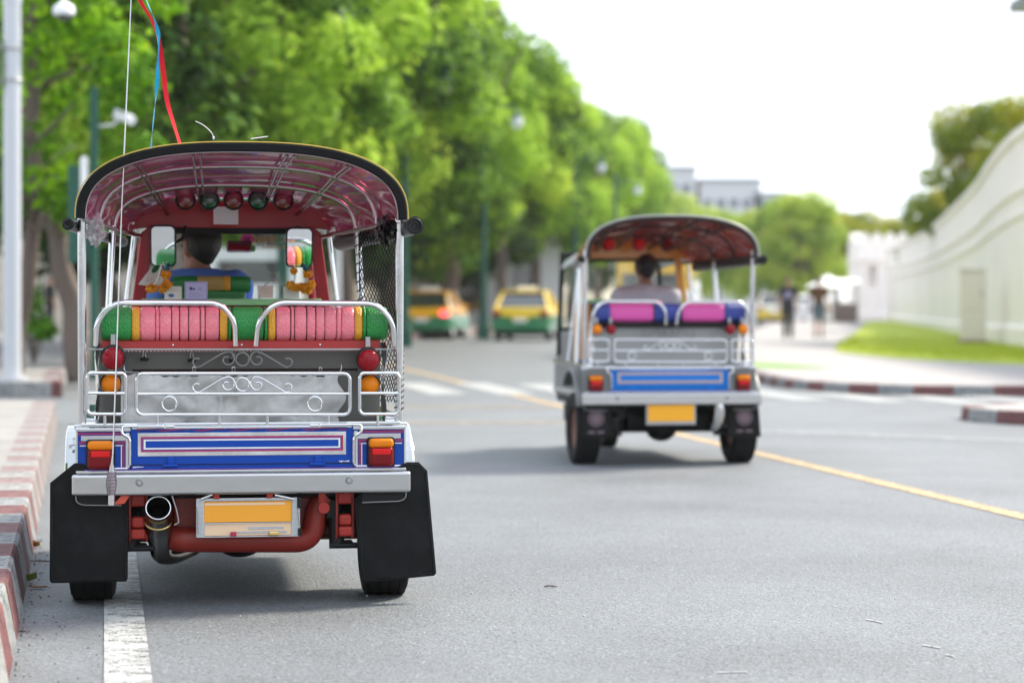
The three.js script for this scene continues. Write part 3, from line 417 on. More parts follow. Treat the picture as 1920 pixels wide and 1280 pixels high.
function lampPost(u, D, arm, label, g = 'green lantern posts along the street') { const t = thing('lamp_post', label, 'lamp post', at(u, D, 0.15), 0, g), m = M.greenPost;
  mb().tube([[0, 0, 0], [0, 0.5, 0], [0, 0.9, 0], [0, 6.3, 0]], (k) => (k < 0.2 ? 0.16 : k < 0.7 ? lerp(0.13, 0.09, k) : 0.065), 14).build('shaft', m, t); mb().sph(0, 6.4, 0, 0.12).build('finial', m, t); mb().box(0, 0.2, 0, 0.36, 0.4, 0.36, 0.04).build('plinth', m, t);
  mb().tube(fillet([[0, 6.0, 0], [arm * 0.5, 6.28, 0.02], [arm, 6.22, 0.02], [arm, 6.1, 0.02]], 0.1), 0.03, 8).tube(spline([[0, 5.4, 0], [arm * 0.35, 5.7, 0], [arm * 0.55, 6.15, 0], [arm * 0.4, 6.2, 0], [arm * 0.42, 6.05, 0]], 24), 0.018, 6).build('arm', m, t);
  const l = sub('lantern', t); mb().sph(arm, 5.83, 0.02, 0.17, [1, 1.1, 1], 20).build('globe', M.globe, l); mb().lathe([[0.001, 0.14], [0.05, 0.12], [0.13, 0.05], [0.16, 0], [0.001, 0]], arm, 5.98, 0.02).build('cap', m, l); return t; }
M.globe = phy(lin(0.75, 0.78, 0.85), 0.3, { transmission: 0.3, thickness: 0 });
lampPost(530, 41.4, 0.98, 'tall green lamp post above the rickshaw roof with lantern at the top edge'); lampPost(758, 53.5, 0.92, 'green lamp post with white lantern in the middle of the trees'); lampPost(906, 64.7, 0.9, 'green lamp post with lantern third from the viewpoint'); lampPost(1078, 87, 0.95, 'green lamp post with lantern behind the moving rickshaw, fourth in line'); lampPost(1155, 105, 0.95, 'farthest green lamp post near the end of the tree row');
{ const t = thing('green_post', 'dark green square post with white notice board beside the rickshaw roof', 'post', at(176, 32, 0.19)); mb().box(0, 1.9, 0, 0.1, 3.9, 0.1, 0.02).build('shaft', M.greenPost, t); mb().box(-0.2, 2.15, 0.05, 0.28, 1.3, 0.06, 0.02).build('board', M.greenPost, t); mb().box(-0.12, 2.5, 0.09, 0.1, 0.62, 0.02, 0.01).sph(-0.12, 2.85, 0.09, 0.055, [1, 1.3, 0.3]).build('notice', M.white, t); }
for (const [u, D, h, l] of [[53, 54, 2.3, 'thin dark sign post left of the walker in black'], [77, 57, 2.0, 'thin dark sign post beside the walker in black']]) { const t = thing('sign_post', l, 'post', at(u, D, 0.19)); mb().tube([[0, 0, 0], [0, h, 0]], 0.035, 8).build('shaft', M.greenPost, t); mb().tube([[0, 0, 0], [0, 0.12, 0]], 0.07, 8).build('foot', M.greenPost, t); }
{ const t = thing('sign_post', 'plain grey post seen through the right side of the parked rickshaw', 'post', at(633, 46, 0.19)); mb().tube([[0, 0, 0], [0, 3.2, 0]], 0.07, 10).build('shaft', M.greyPost, t); mb().box(0, 0.03, 0, 0.3, 0.06, 0.3).build('foot', M.greyPost, t); }
// ------------------------------------------------------------ cars
const carPaint = (r, g, b) => phy(lin(r, g, b), 0.35, { clearcoat: 1, clearcoatRoughness: 0.06 });
function car(label, x, D, turn, upper, lower, sign, lit, group) {
  const t = thing('taxi', label, 'taxi', [x, 0, -D], turn, group), R = [0, -Math.PI / 2, 0];
  mb().ext([[0, 0.28], [0, 0.72], [-4.3, 0.68], [-4.4, 0.5], [-4.38, 0.28]], 1.7, 0, 0, 0, R, 0.07).build('lower_body', lower, t);
  mb().ext([[0.0, 0.7], [-0.06, 0.94], [-0.62, 1.0], [-3.0, 0.96], [-4.1, 0.84], [-4.3, 0.7]], 1.68, 0, 0, 0, R, 0.07).ext([[-0.3, 0.6], [0.3, 0.6], [0.22, 0.72], [-0.22, 0.72]], 0.04, 0, 0.03, 0.005).build('upper_body', upper, t);
  const gh = (w0, w1, y0, y1, z0, z1, z2, z3, k) => { const a = [[-w0, y0, z0], [w0, y0, z0], [w1, y1, z1], [-w1, y1, z1], [-w0, y0, z3], [w0, y0, z3], [w1, y1, z2], [-w1, y1, z2]], q = [[0, 1, 2, 3], [1, 5, 6, 2], [5, 4, 7, 6], [4, 0, 3, 7], [3, 2, 6, 7]], p = []; for (const f of q) for (const i of [f[0], f[1], f[2], f[0], f[2], f[3]]) p.push(...a[i]); const g = new THREE.BufferGeometry(); g.setAttribute('position', new THREE.Float32BufferAttribute(p, 3)); g.computeVertexNormals(); return boxUV(g); };
  mb().geo(gh(0.76, 0.6, 0.95, 1.43, -0.42, -0.95, -2.2, -2.95)).build('windows', M.carGlass, t);
  mb().box(0, 1.445, -1.57, 1.24, 0.05, 1.42, 0.025).build('roof', upper, t);
  for (const s of [-1, 1]) for (const [a, b] of [[[0.78, 0.96, -0.4], [0.61, 1.43, -0.93]], [[0.775, 0.96, -1.75], [0.612, 1.43, -1.65]], [[0.78, 0.96, -2.97], [0.61, 1.43, -2.22]]]) mb().tube([[s * a[0], a[1], a[2]], [s * b[0], b[1], b[2]]], 0.045, 6).build('pillar', upper, t);
  for (const s of [-1, 1]) { mb().box(s * 0.7, 0.79, -0.01, 0.26, 0.16, 0.1, 0.03).build('tail_light', lit && s > 0 ? M.litRed : M.lensRed, t); mb().box(s * 0.93, 1.0, -2.7, 0.16, 0.12, 0.1, 0.03).build('wing_mirror', upper, t); for (const z of [-0.85, -3.5]) wheel(t, s * 0.75, z, 0.3, 0.2); }
  mb().box(0, 0.42, 0.03, 1.62, 0.16, 0.1, 0.04).build('bumper', lower, t); mb().box(0, 0.6, 0.035, 0.4, 0.12, 0.02, 0.004).build('licence_plate', M.white, t); mb().box(0, 0.24, -2.1, 1.5, 0.16, 4.0).build('underside', M.black, t);
  if (sign) mb().box(0, 1.53, -1.6, 0.6, 0.13, 0.16, 0.03).build('roof_sign', sign, t); return t; }
M.carGlass = phy(lin(0.025, 0.03, 0.03), 0.04, { ior: 1.9 });
M.litRed = new THREE.MeshStandardMaterial({ color: lin(0.5, 0.02, 0.03), roughness: 0.3, emissive: lin(1, 0.07, 0.1), emissiveIntensity: 2.2 });
const yel = carPaint(0.92, 0.47, 0.006), grn = carPaint(0.003, 0.2, 0.07);
const TX = 'green and yellow taxis'; const hd = -7 * Math.PI / 180;
car('yellow and green taxi with a glowing red brake light beside the rickshaw', -2.72, 72, hd, yel, grn, M.white, true, TX);
car('yellow and green taxi in the middle of the road ahead', 0.24, 70, hd, carPaint(0.92, 0.64, 0.04), grn, M.white, false, TX);
car('distant yellow taxi beside the walker in black', 12.6, 115, -0.1, carPaint(0.75, 0.72, 0.6), carPaint(0.75, 0.55, 0.03), null, false, TX);
{ const t = thing('minibus', 'yellow and white minibus seen through the moving rickshaw', 'minibus', [2.95, 0, -50], hd), wh = carPaint(0.75, 0.74, 0.72);
  mb().box(0, 0.85, -2, 1.6, 1.1, 4, 0.08).build('body', wh, t); mb().box(0, 1.75, -2, 1.58, 0.72, 3.96, 0.1).build('upper_body', carPaint(0.8, 0.48, 0.05), t); mb().box(0, 1.5, -0.01, 1.3, 0.5, 0.06, 0.04).build('rear_window', M.carGlass, t); for (const s of [-1, 1]) { mb().box(s * 0.79, 1.5, -2, 0.05, 0.45, 3.2, 0.02).build('side_window', M.carGlass, t); mb().box(s * 0.7, 0.8, 0.0, 0.14, 0.3, 0.06, 0.02).build('tail_light', M.lensRed, t); for (const z of [-0.8, -3.2]) wheel(t, s * 0.68, z, 0.3, 0.2); } mb().box(0, 0.42, 0.03, 1.55, 0.16, 0.1, 0.03).build('bumper', M.dull, t); }
{ const t = thing('white_van', 'white van parked ahead, seen through the windscreen of the parked rickshaw', 'van', [-4.75, 0, -44], 0.05), wh = carPaint(0.78, 0.79, 0.8);
  mb().ext([[0, 0.35], [0, 1.2], [-0.12, 2.15], [-3.4, 2.15], [-4.2, 1.2], [-4.7, 1.0], [-4.75, 0.35]], 1.75, 0, 0, 0, [0, -Math.PI / 2, 0], 0.1).build('body', wh, t); mb().box(0, 1.62, -0.05, 1.3, 0.6, 0.06, 0.04, [0.12, 0, 0]).build('rear_window', M.carGlass, t); for (const s of [-1, 1]) { mb().box(s * 0.74, 0.95, 0.0, 0.14, 0.34, 0.06, 0.02).build('tail_light', M.lensRed, t); for (const z of [-0.9, -3.7]) wheel(t, s * 0.76, z, 0.32, 0.2); } mb().box(0, 0.45, 0.03, 1.65, 0.18, 0.1, 0.03).build('bumper', M.dull, t); }
{ const t = thing('white_car', 'white car parked between the two walkers far down the street', 'car', [at(1506, 122)[0], 0, -122], 0.1), wh = carPaint(0.8, 0.8, 0.82);
  mb().ext([[0, 0.3], [0, 0.9], [-0.4, 0.95], [-0.9, 1.45], [-2.4, 1.45], [-3.1, 0.95], [-4.1, 0.85], [-4.2, 0.3]], 1.65, 0, 0, 0, [0, -Math.PI / 2, 0], 0.08).build('body', wh, t); mb().box(0, 1.18, -0.6, 1.2, 0.36, 0.1, 0.02, [0.75, 0, 0]).build('rear_window', M.carGlass, t); for (const s of [-1, 1]) for (const z of [-0.8, -3.3]) wheel(t, s * 0.74, z, 0.3, 0.18); }
{ const t = thing('parasol', 'white market parasol behind the walkers', 'parasol', at(1553, 112, 0.13)), c = std(lin(0.75, 0.75, 0.74), 0.9); mb().cyl([0, 0, 0], [0, 2.2, 0], 0.03).build('pole', M.dull, t); mb().geo((() => { const g = new THREE.ConeGeometry(1.1, 0.6, 8, 1, true); return g; })(), mat4(0, 1.95, 0)).build('canopy', c, t); mb().box(0, 0.08, 0, 0.5, 0.16, 0.5, 0.03).build('foot', M.dull, t);
  const s = thing('market_stall', 'small market stall with pale awning against the tower', 'stall', at(1585, 114, 0.13)); mb().box(0, 0.45, 0, 1.1, 0.9, 0.8, 0.02).build('counter', std(lin(0.22, 0.17, 0.15), 0.8), s); mb().box(0, 1.95, 0, 1.4, 0.06, 1.2, 0.02, [0.15, 0, 0]).build('awning', c, s); for (const a of [-0.55, 0.55]) for (const b of [-0.4, 0.4]) mb().cyl([a, 0, b], [a, 1.95, b], 0.025).build('pole', M.dull, s); }
// ------------------------------------------------------------ auto rickshaws
Object.assign(M, {
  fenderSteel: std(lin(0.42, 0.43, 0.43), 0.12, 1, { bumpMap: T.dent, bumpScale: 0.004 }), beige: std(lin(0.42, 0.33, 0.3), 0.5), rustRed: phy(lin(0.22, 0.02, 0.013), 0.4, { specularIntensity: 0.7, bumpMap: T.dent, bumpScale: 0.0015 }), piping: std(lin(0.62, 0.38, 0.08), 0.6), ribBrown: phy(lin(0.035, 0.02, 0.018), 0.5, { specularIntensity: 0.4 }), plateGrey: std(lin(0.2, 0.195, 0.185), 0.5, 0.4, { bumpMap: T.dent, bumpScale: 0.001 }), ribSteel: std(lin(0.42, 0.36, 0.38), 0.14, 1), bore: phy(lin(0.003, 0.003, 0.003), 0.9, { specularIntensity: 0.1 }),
  canopyTop: phy(lin(0.09, 0.02, 0.03), 0.3, { clearcoat: 0.7 }), silver: std(lin(0.42, 0.43, 0.43), 0.4, 0.5), silverTrim: std(lin(0.4, 0.41, 0.4), 0.45, 0.4), paleGreen: std(lin(0.3, 0.6, 0.3), 0.5), tan: std(lin(0.4, 0.27, 0.08), 0.6),
  brass: std(lin(0.7, 0.5, 0.2), 0.3, 1), pipe: std(lin(0.22, 0.21, 0.2), 0.22, 1), rim: std(lin(0.16, 0.07, 0.05), 0.5, 0.3), redOrange: phy(lin(0.6, 0.06, 0.02), 0.4, { clearcoat: 0.4 }),
  clearFilm: phy(lin(0.8, 0.82, 0.84), 0.05, { transmission: 0.75, ior: 1.5 }), flapPrint: std(lin(0.15, 0.1, 0.12), 0.7), grey: std(lin(0.16, 0.165, 0.165), 0.45, 0.5),
  plateSmudged: std(0xffffff, 0.5, 0, { map: canvasTex(256, 96, (x, w, h) => { x.fillStyle = '#f0a812'; x.fillRect(0, 0, w, h); const r = rng(4); for (let k = 0; k < 70; k++) { x.fillStyle = `rgba(70,50,20,${0.1 + 0.25 * r()})`; x.beginPath(); x.arc(20 + r() * 216, 10 + r() * 28, 1 + r() * 3, 0, 7); x.fill(); } }) }),
});
const TUK = { x: -1.052, d: 9.375, turn: 8.5 * Math.PI / 180 };
// measured pixels of the near rickshaw's rear, turned into metres in its own axes at depth z
function P(u, v, z = 0) { const k = (u - 960) / FOC, s = Math.sin(TUK.turn), c = Math.cos(TUK.turn), x = (k * (TUK.d - z * c) - TUK.x - z * s) / (c - k * s); return [x, EYE - ((v - HOR) / FOC) * (TUK.d + x * s - z * c), z]; }
const px = (u, v, z) => P(u, v, z).slice(0, 2);
const Z_ARCH = [0.02, -0.4, -0.8, -1.4], HALF = [0.606, 0.562, 0.51, 0.41], BASE = [1.515, 1.505, 1.497, 1.487], APEX = [1.776, 1.745, 1.688, 1.6];
function ring(a, z) { for (let i = 0; i < 3; i++) if (z >= Z_ARCH[i + 1] || i === 2) { const t = (Z_ARCH[i] - z) / (Z_ARCH[i] - Z_ARCH[i + 1]); return lerp(a[i], a[i + 1], t); } }
function archPoint(s, z, off = 0) {           // s from -1 to 1 along the arch at depth z
  const w = ring(HALF, z) + off, b = ring(BASE, z), h = ring(APEX, z) - b + off, a = s * Math.PI / 2, c = Math.cos(a), q = Math.sin(a), e = 2 / 2.6;
  return [w * Math.sign(q) * Math.pow(Math.abs(q), e), b + h * Math.pow(Math.max(0, c), e), z];
}
function arch(z, off = 0, n = 40, s0 = -1, s1 = 1) { const o = []; for (let i = 0; i <= n; i++) o.push(archPoint(lerp(s0, s1, i / n), z, off)); return o; }
function roll(x0, x1, cy, cz, ry, rz, n = 10) {   // one padded section of a seat back, rounded over top and bottom
  return surf((u, v) => {
    const e = 1 - 0.075 * Math.pow(Math.abs(2 * u - 1), Math.max(4, (x1 - x0) * 90)), a = v * 2 * Math.PI, c = Math.cos(a), s = Math.sin(a), k = 0.62;
    return [lerp(x0, x1, u), cy + ry * e * Math.sign(s) * Math.pow(Math.abs(s), k), cz + rz * e * Math.sign(c) * Math.pow(Math.abs(c), k)];
  }, n, 28, [x1 - x0, 0.5]);
}
function makeRickshaw(o) {
  const t = thing('auto_rickshaw', o.label, 'auto rickshaw', [o.x, 0, -o.d], o.turn, 'auto rickshaws on the road');
  const C = o.colors;
  // bumper
  { const g = sub('bumper', t);
    mb().box(0, 0.482, -0.03, 1.32, 0.084, 0.07, 0.012).box(0, 0.53, -0.075, 1.29, 0.012, 0.09, 0.004).build('bumper_bar', o.plain ? M.bumper : M.bumper, g);
    for (const x of [-0.4, 0.415]) mb().cyl([x, 0.492, 0.0], [x, 0.492, 0.014], 0.012, 0.01, 8).tor(x, 0.492, 0.006, 0.013, 0.003).build('bolt', M.dull, g);
    mb().box(0, 0.537, -0.05, 1.22, 0.006, 0.03).build('trim_strip', M.purple, g); }
  // body: tail panel, sides, floor, wheel wells
  mb().box(0, 0.615, -0.1, 1.27, 0.17, 0.06, 0.008).build('tail_panel', C.body, t);
  { for (const s of [-1, 1]) mb().box(s * 0.6, 0.6, -0.72, 0.05, 0.24, 1.2, 0.01).build('side_panel', C.body, t);
    for (const s of [-1, 1]) mb().box(s * 0.6, 0.725, -0.72, 0.07, 0.025, 1.24, 0.008).box(s * 0.628, 0.52, -0.85, 0.012, 0.03, 0.95, 0.003).build('side_moulding', M.chrome, t); }
  mb().box(0, 0.44, -0.75, 1.18, 0.04, 1.3, 0.01).box(-0.43, 0.53, -0.35, 0.28, 0.2, 0.5, 0.02).box(0.43, 0.53, -0.35, 0.28, 0.2, 0.5, 0.02).build('floor', M.black, t);
  for (const s of [-1, 1]) { // fenders over the rear wheels
    const pts = []; for (let k = 0; k <= 16; k++) { const a = (38 + k * 8.2) * Math.PI / 180; pts.push([Math.cos(a) * 0.325, Math.sin(a) * 0.325]); } for (let k = 16; k >= 0; k--) { const a = (38 + k * 8.2) * Math.PI / 180; pts.push([Math.cos(a) * 0.3, Math.sin(a) * 0.3]); }
    mb().ext(pts, 0.11, s * 0.635, 0.375, -0.37, [0, Math.PI / 2, 0], 0.012).build('fender', o.plain ? M.grey : M.fenderSteel, t);
  }
  // corner panels with tail lights
  for (const s of [-1, 1]) {
    const g = sub('corner_panel', t), fl = (x) => s * x;
    mb().box(fl(0.54), 0.615, -0.08, 0.205, 0.168, 0.045, 0.004).build('panel', C.corner, g);
    if (!o.plain) {
      mb().box(fl(0.54), 0.694, -0.062, 0.212, 0.014, 0.03, 0.003).box(fl(0.53), 0.661, -0.056, 0.19, 0.02, 0.006).box(fl(0.446), 0.612, -0.055, 0.017, 0.138, 0.008, 0.002).box(fl(0.545), 0.541, -0.055, 0.2, 0.011, 0.012, 0.003).box(fl(0.641), 0.615, -0.057, 0.006, 0.165, 0.012).build('moulding', M.chrome, g);
      mb().box(fl(0.55), 0.679, -0.056, 0.18, 0.005, 0.005).box(fl(0.54), 0.645, -0.056, 0.19, 0.005, 0.005).box(fl(0.463), 0.595, -0.056, 0.005, 0.1, 0.005).build('pinstripe', M.crimson, g);
      mb().box(fl(0.55), 0.6725, -0.056, 0.18, 0.004, 0.004).box(fl(0.54), 0.6385, -0.056, 0.185, 0.004, 0.004).box(fl(0.457), 0.595, -0.056, 0.004, 0.1, 0.004).build('pinstripe', M.purple, g);
      mb().box(fl(0.545), 0.632, -0.056, 0.17, 0.0035, 0.005).box(fl(0.47), 0.59, -0.056, 0.0035, 0.085, 0.005).build('pinstripe', M.white, g);
    }
    const L = sub('tail_light', t), cx = s < 0 ? -0.55 : 0.545, cy = 0.597, w = 0.1, h = 0.112;
    mb().box(cx, cy, -0.05, w + 0.012, h + 0.01, 0.03, 0.012).build('housing', M.blackGloss, L);
    mb().box(cx, cy - h * 0.14, -0.032, w, h * 0.7, 0.036, 0.017).build('deep_red_lens', M.lensDeep, L);
    mb().box(cx, cy + h * 0.33, -0.0325, w * 0.99, h * 0.33, 0.036, 0.015).build('amber_lens', M.amber, L);
    mb().box(cx, cy + h * 0.04, -0.016, w * 0.72, h * 0.21, 0.008, 0.003).build('red_lens', M.lensRedBright, L);
    mb().sph(cx, cy - h * 0.56, -0.045, 0.006, [1, 1, 0.6], 8).build('screw', M.black, L);
    
  }
  // tailgate
  { const g = sub('tailgate', t);
    mb().box(0, 0.615, -0.072, 0.87, 0.175, 0.05, 0.006).build('gate_panel', C.gate, g);
    mb().box(0, 0.635, -0.046, 0.815, 0.092, 0.006, 0.002).build('inlay_plate', C.inlay, g);
    const hoop = (x0, y0, x1, y1, w, z, m, name) => mb().box((x0 + x1) / 2, y1, z, x1 - x0 + w, w, 0.006).box((x0 + x1) / 2, y0, z, x1 - x0 + w, w, 0.006).box(x0, (y0 + y1) / 2, z, w, y1 - y0 - w, 0.006).box(x1, (y0 + y1) / 2, z, w, y1 - y0 - w, 0.006).build(name, m, g);
    if (!o.plain) { hoop(-0.392, 0.609, 0.392, 0.663, 0.006, -0.0415, M.crimson, 'pinstripe'); hoop(-0.387, 0.614, 0.387, 0.658, 0.004, -0.041, M.purple, 'pinstripe'); hoop(-0.38, 0.62, 0.38, 0.652, 0.005, -0.041, M.white, 'pinstripe'); }
    else hoop(-0.38, 0.605, 0.38, 0.667, 0.02, -0.0415, M.beige, 'pinstripe');
    mb().box(0, 0.636, -0.042, o.plain ? 0.72 : 0.752, o.plain ? 0.045 : 0.027, 0.006).build('centre_bar', C.gate, g);
    mb().box(0, 0.556, -0.047, 0.86, 0.003, 0.006).build('seam', M.black, g);
    for (const x of [-0.28, 0.295]) mb().box(x, 0.573, -0.042, 0.026, 0.03, 0.014, 0.004).cyl([x - 0.03, 0.553, -0.036], [x + 0.028, 0.553, -0.036], 0.006).build('hinge', C.gate, g);
    mb().box(0, 0.712, -0.085, 1.25, 0.016, 0.07, 0.005).box(0, 0.7, -0.046, 0.86, 0.01, 0.01, 0.003).build('top_ledge', M.chrome, g);
    if (!o.plain) { const tw = (ph, m) => mb().tube(Array.from({ length: 60 }, (_, i) => [lerp(-0.41, 0.41, i / 59), 0.6915 + 0.003 * Math.sin(i * 0.62 + ph), -0.0455 + 0.002 * Math.cos(i * 0.62 + ph)]), 0.0022, 5).build('twisted_cord', m, g); tw(0, M.crimson); tw(Math.PI, M.blue); }
    for (const s of [-1, 1]) { mb().cyl([s * 0.41, 0.706, -0.04], [s * 0.305, 0.706, -0.04], 0.011, 0.011, 12).cyl([s * 0.3, 0.706, -0.04], [s * 0.265, 0.706, -0.04], 0.005).box(s * 0.36, 0.706, -0.032, 0.1, 0.014, 0.01, 0.004).build('latch', M.chrome, g);
      mb().tube(fillet([[s * 0.41, 0.708, -0.04], [s * 0.468, 0.708, -0.036], [s * 0.468, 0.678, -0.032], [s * 0.437, 0.664, -0.032], [s * 0.437, 0.556, -0.032]], 0.016), 0.0065).build('lever', M.chrome, g); }
    if (!o.plain) { const r = rng(8); for (const [x, y] of [[-0.405, 0.548], [0.4, 0.563]]) { const m = mb(); for (let k = 0; k < 6; k++) m.box(x - 0.018 + k * 0.007, y + (r() - 0.5) * 0.002, -0.0455, 0.0055, 0.0025 + r() * 0.004, 0.003); m.build('worn_lettering', M.white, g); } } }
  // luggage rack of thin chrome tube
  { const g = sub('luggage_rack', t), z = -0.05, r = 0.008;
    const hoop = (u0, v0, u1, v1, q = 12) => rrect(u0, v0, u1, v1, q).map(([u, v]) => P(u, v, z));
    mb().tube(hoop(255, 700, 656, 777), r, 8, true).tube([P(257, 738, z), P(655, 738, z)], r * 0.9).build('rail_loop', M.chrome, g);
    for (const [u0, u1] of [[163, 235], [674, 748]]) mb().tube(hoop(u0, 699, u1, 776, 9), r, 8, true).tube([P(u0, 737, z), P(u1, 737, z)], r * 0.9).tube([P((u0 + u1) / 2 - 3, 776, z), P((u0 + u1) / 2 - 3, 798, z)], r * 0.8).build('rail_loop', M.chrome, g);
    for (const u of [295, 411, 501, 616]) mb().tube([P(u, 776, z), P(u, 799, z)], r * 0.8).build('rail_foot', M.chrome, g);
    for (const u of [317, 590]) mb().tor(...P(u, 757, z + 0.004), 0.028, 0.0045).build('ring', M.chrome, g);
    const S = [[1252, 512], [1222, 508], [1200, 528], [1208, 562], [1240, 578], [1300, 548], [1380, 500], [1440, 466], [1495, 454], [1528, 486], [1526, 530], [1492, 558], [1455, 550], [1440, 522], [1455, 498], [1488, 496]];
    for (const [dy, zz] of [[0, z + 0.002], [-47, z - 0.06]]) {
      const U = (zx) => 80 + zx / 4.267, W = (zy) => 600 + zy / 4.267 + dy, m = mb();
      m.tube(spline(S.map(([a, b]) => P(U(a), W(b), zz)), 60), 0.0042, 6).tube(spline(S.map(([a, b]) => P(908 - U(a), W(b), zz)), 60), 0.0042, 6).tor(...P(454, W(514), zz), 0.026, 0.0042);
      m.build('scroll', dy ? M.plateGrey : M.chrome, g);  // the raised grey copy imitates the scroll mirrored in the back plate
    }
    if (!o.plain) mb().tube([P(165, 655, z - 0.06), P(745, 655, z - 0.06)], 0.005).build('upper_rail', M.dull, g); }
  // plate behind the rack
  mb().ext([[-0.56, 0], [0.56, 0], [0.56, 0.33], [-0.56, 0.33]], 0.01, 0, 0.705, -0.26, [0.1, 0, 0]).build('back_plate', o.plain ? M.silver : M.plateGrey, t); if (!o.plain) mb().box(0.02, 0.94, -0.236, 0.9, 0.052, 0.006, 0.002).build('reflection_strip', M.ribBrown, t);  // the dark strip stands in for the dim interior mirrored in the plate
  { const m = mb(); for (const [u0, u1] of [[232, 640]]) m.tube(rrect(u0, 652, u1, 698, 8).map(([u, v]) => P(u, v, -0.235)), 0.004, 6, true); m.build('plate_rib', M.steel, t); }
  mb().box(0, 0.6, -0.17, 1.15, 0.2, 0.08).build('luggage_shelf', M.dull, t);
  for (const s of [-1, 1]) mb().geo(surf((u, v) => [s * (0.565 + 0.006 * Math.sin(v * 9 + u * 3) + 0.004 * Math.sin(u * 7)), 0.71 + v * 0.32, -0.08 - u * 0.12], 8, 24, [0.15, 0.35])).build('side_trim', M.chrome, t);
  // seat back rolls
  { const g = sub('seat_back', t), z = -0.17, X = (u) => P(u, 600, z + 0.08)[0];
    mb().geo(roll(X(189), X(727), 1.105, z, 0.064, 0.075, 4)).build('piping', M.black, g);
    for (const [u0, u1, m] of C.seat) mb().geo(roll(X(u0) + 0.0006, X(u1) - 0.0006, 1.105, z, 0.0675, 0.08)).build('cushion_panel', m, g);
    mb().box(0, 1.018, z + 0.03, 1.1, 0.045, 0.02, 0.005).build('vinyl_skirt', C.skirt, g);
    if (!o.plain) { const m = mb(); for (let k = 0; k < 74; k++) m.box(-0.53 + k * 0.0145, 0.9985, z + 0.043, 0.005, 0.004, 0.004); m.build('tack_strip', M.steel, g); for (const x of [-0.27, 0.0, 0.31]) mb().sph(x, 1.022, z + 0.042, 0.005, [1, 1, 0.6], 8).build('stud', M.chrome, g); }
    mb().box(0, 0.93, -0.29, 1.08, 0.36, 0.06, 0.02).build('front_pad', C.pad, g); }
  mb().box(0, 0.7, -0.56, 1.08, 0.12, 0.5, 0.04).build('seat_cushion', C.pad, t);
  mb().box(0, 0.56, -0.56, 1.06, 0.16, 0.46, 0.01).build('seat_box', M.black, t);
  // grab rails over the seat back
  for (const pts of [[[179, 648], [181, 600], [214, 567], [412, 568], [440, 600], [441, 648]], [[479, 648], [484, 600], [515, 567], [706, 569], [736, 602], [739, 648]]]) mb().tube(fillet(pts.map(([u, v], i) => P(u, v, -0.055 - (i === 0 || i === 5 ? 0.02 : 0))), 0.075, 8), 0.0115, 12).build('grab_rail', M.chrome, t);
  // round lamps
  const lamps = o.sideLamps ? [[-0.535, 0.985, 0.036, M.amber], [-0.43, 0.985, 0.036, M.lensRed], [0.455, 0.985, 0.036, M.lensRed], [0.55, 0.985, 0.036, M.amber]] : [[...px(211, 672, -0.06), 0.044, M.lensRed], [...px(691, 676, -0.06), 0.044, M.lensRed], [...px(207, 720, -0.09), 0.038, M.amber], [...px(693, 722, -0.09), 0.038, M.amber]];
  lamps.forEach(([x, y, r, m], i) => { const g = sub('round_lamp', t), z = i < 2 || o.sideLamps ? -0.075 : -0.1;
    mb().lathe([[0, 0], [r * 1.05, 0.002], [r * 1.12, 0.02], [r * 1.02, 0.045], [r * 0.6, 0.08], [0, 0.085]], x, y + 0.006, z, [-Math.PI / 2, 0, 0]).build('housing', M.blackGloss, g);
    mb().sph(x, y, z + 0.005, r, [1, 1, 0.75], 24).build('lens', m, g);
    mb().box(x, y + r + 0.02, z - 0.02, 0.018, 0.06, 0.004).build('bracket', M.dull, g); });
  // canopy
  mb().geo(surf((u, v) => { const z = lerp(0.02, -1.43, v), s = lerp(-1, 1, u), bay = Math.abs(Math.sin(v * Math.PI * 3.5)), edge = Math.abs(s), wr = 0.007 * Math.sin(s * 30 + v * 24 * Math.sign(s)) * clamp((edge - 0.4) * 2.5, 0, 1) + 0.005 * Math.sin(u * 15 + v * 7); const p = archPoint(s, z, 0.016 + 0.012 * bay + wr * bay); return p; }, 90, 60, [1.8, 1.4])).build('canopy', C.canopy, t);
  { const outer = arch(0, o.plain ? 0.03 : 0.037, 48).map((p) => p.slice(0, 2)), inner = arch(0, 0.002, 48).map((p) => p.slice(0, 2)).reverse();
    const g = sub('canopy_trim', t);
    mb().ext([...outer, ...inner], 0.035, 0, 0, 0.025, null, 0.006).build('edge_band', C.trim, g);
    mb().tube(arch(0.035, o.plain ? 0.032 : 0.0378, 60), o.plain ? 0.007 : 0.0024, 6).build('edge_piping', o.plain ? M.silverTrim : M.piping, g);
    mb().tube(arch(0.03, 0, 48), 0.006, 6).build('inner_rim', C.rib, g); }
  for (const z of [-0.4, -0.8]) mb().tube(arch(z, -0.002, 44), 0.01, 10).build('canopy_rib', C.rib, t);
  for (const s of [-0.42, -0.135, 0.14, 0.43]) { const m = mb(); for (const d of [-0.014, 0.014]) m.tube([0, -0.2, -0.4, -0.6, -0.8, -1.1, -1.38].map((z) => archPoint(s + d, z, -0.004)), 0.0055, 8); m.build('roof_rail', C.rib, t); }
  { for (const s of [-1, 1]) mb().tube([0.02, -0.4, -0.8, -1.4].map((z) => archPoint(s, z, 0)), 0.011, 8).build('side_rail', C.rib, t); }
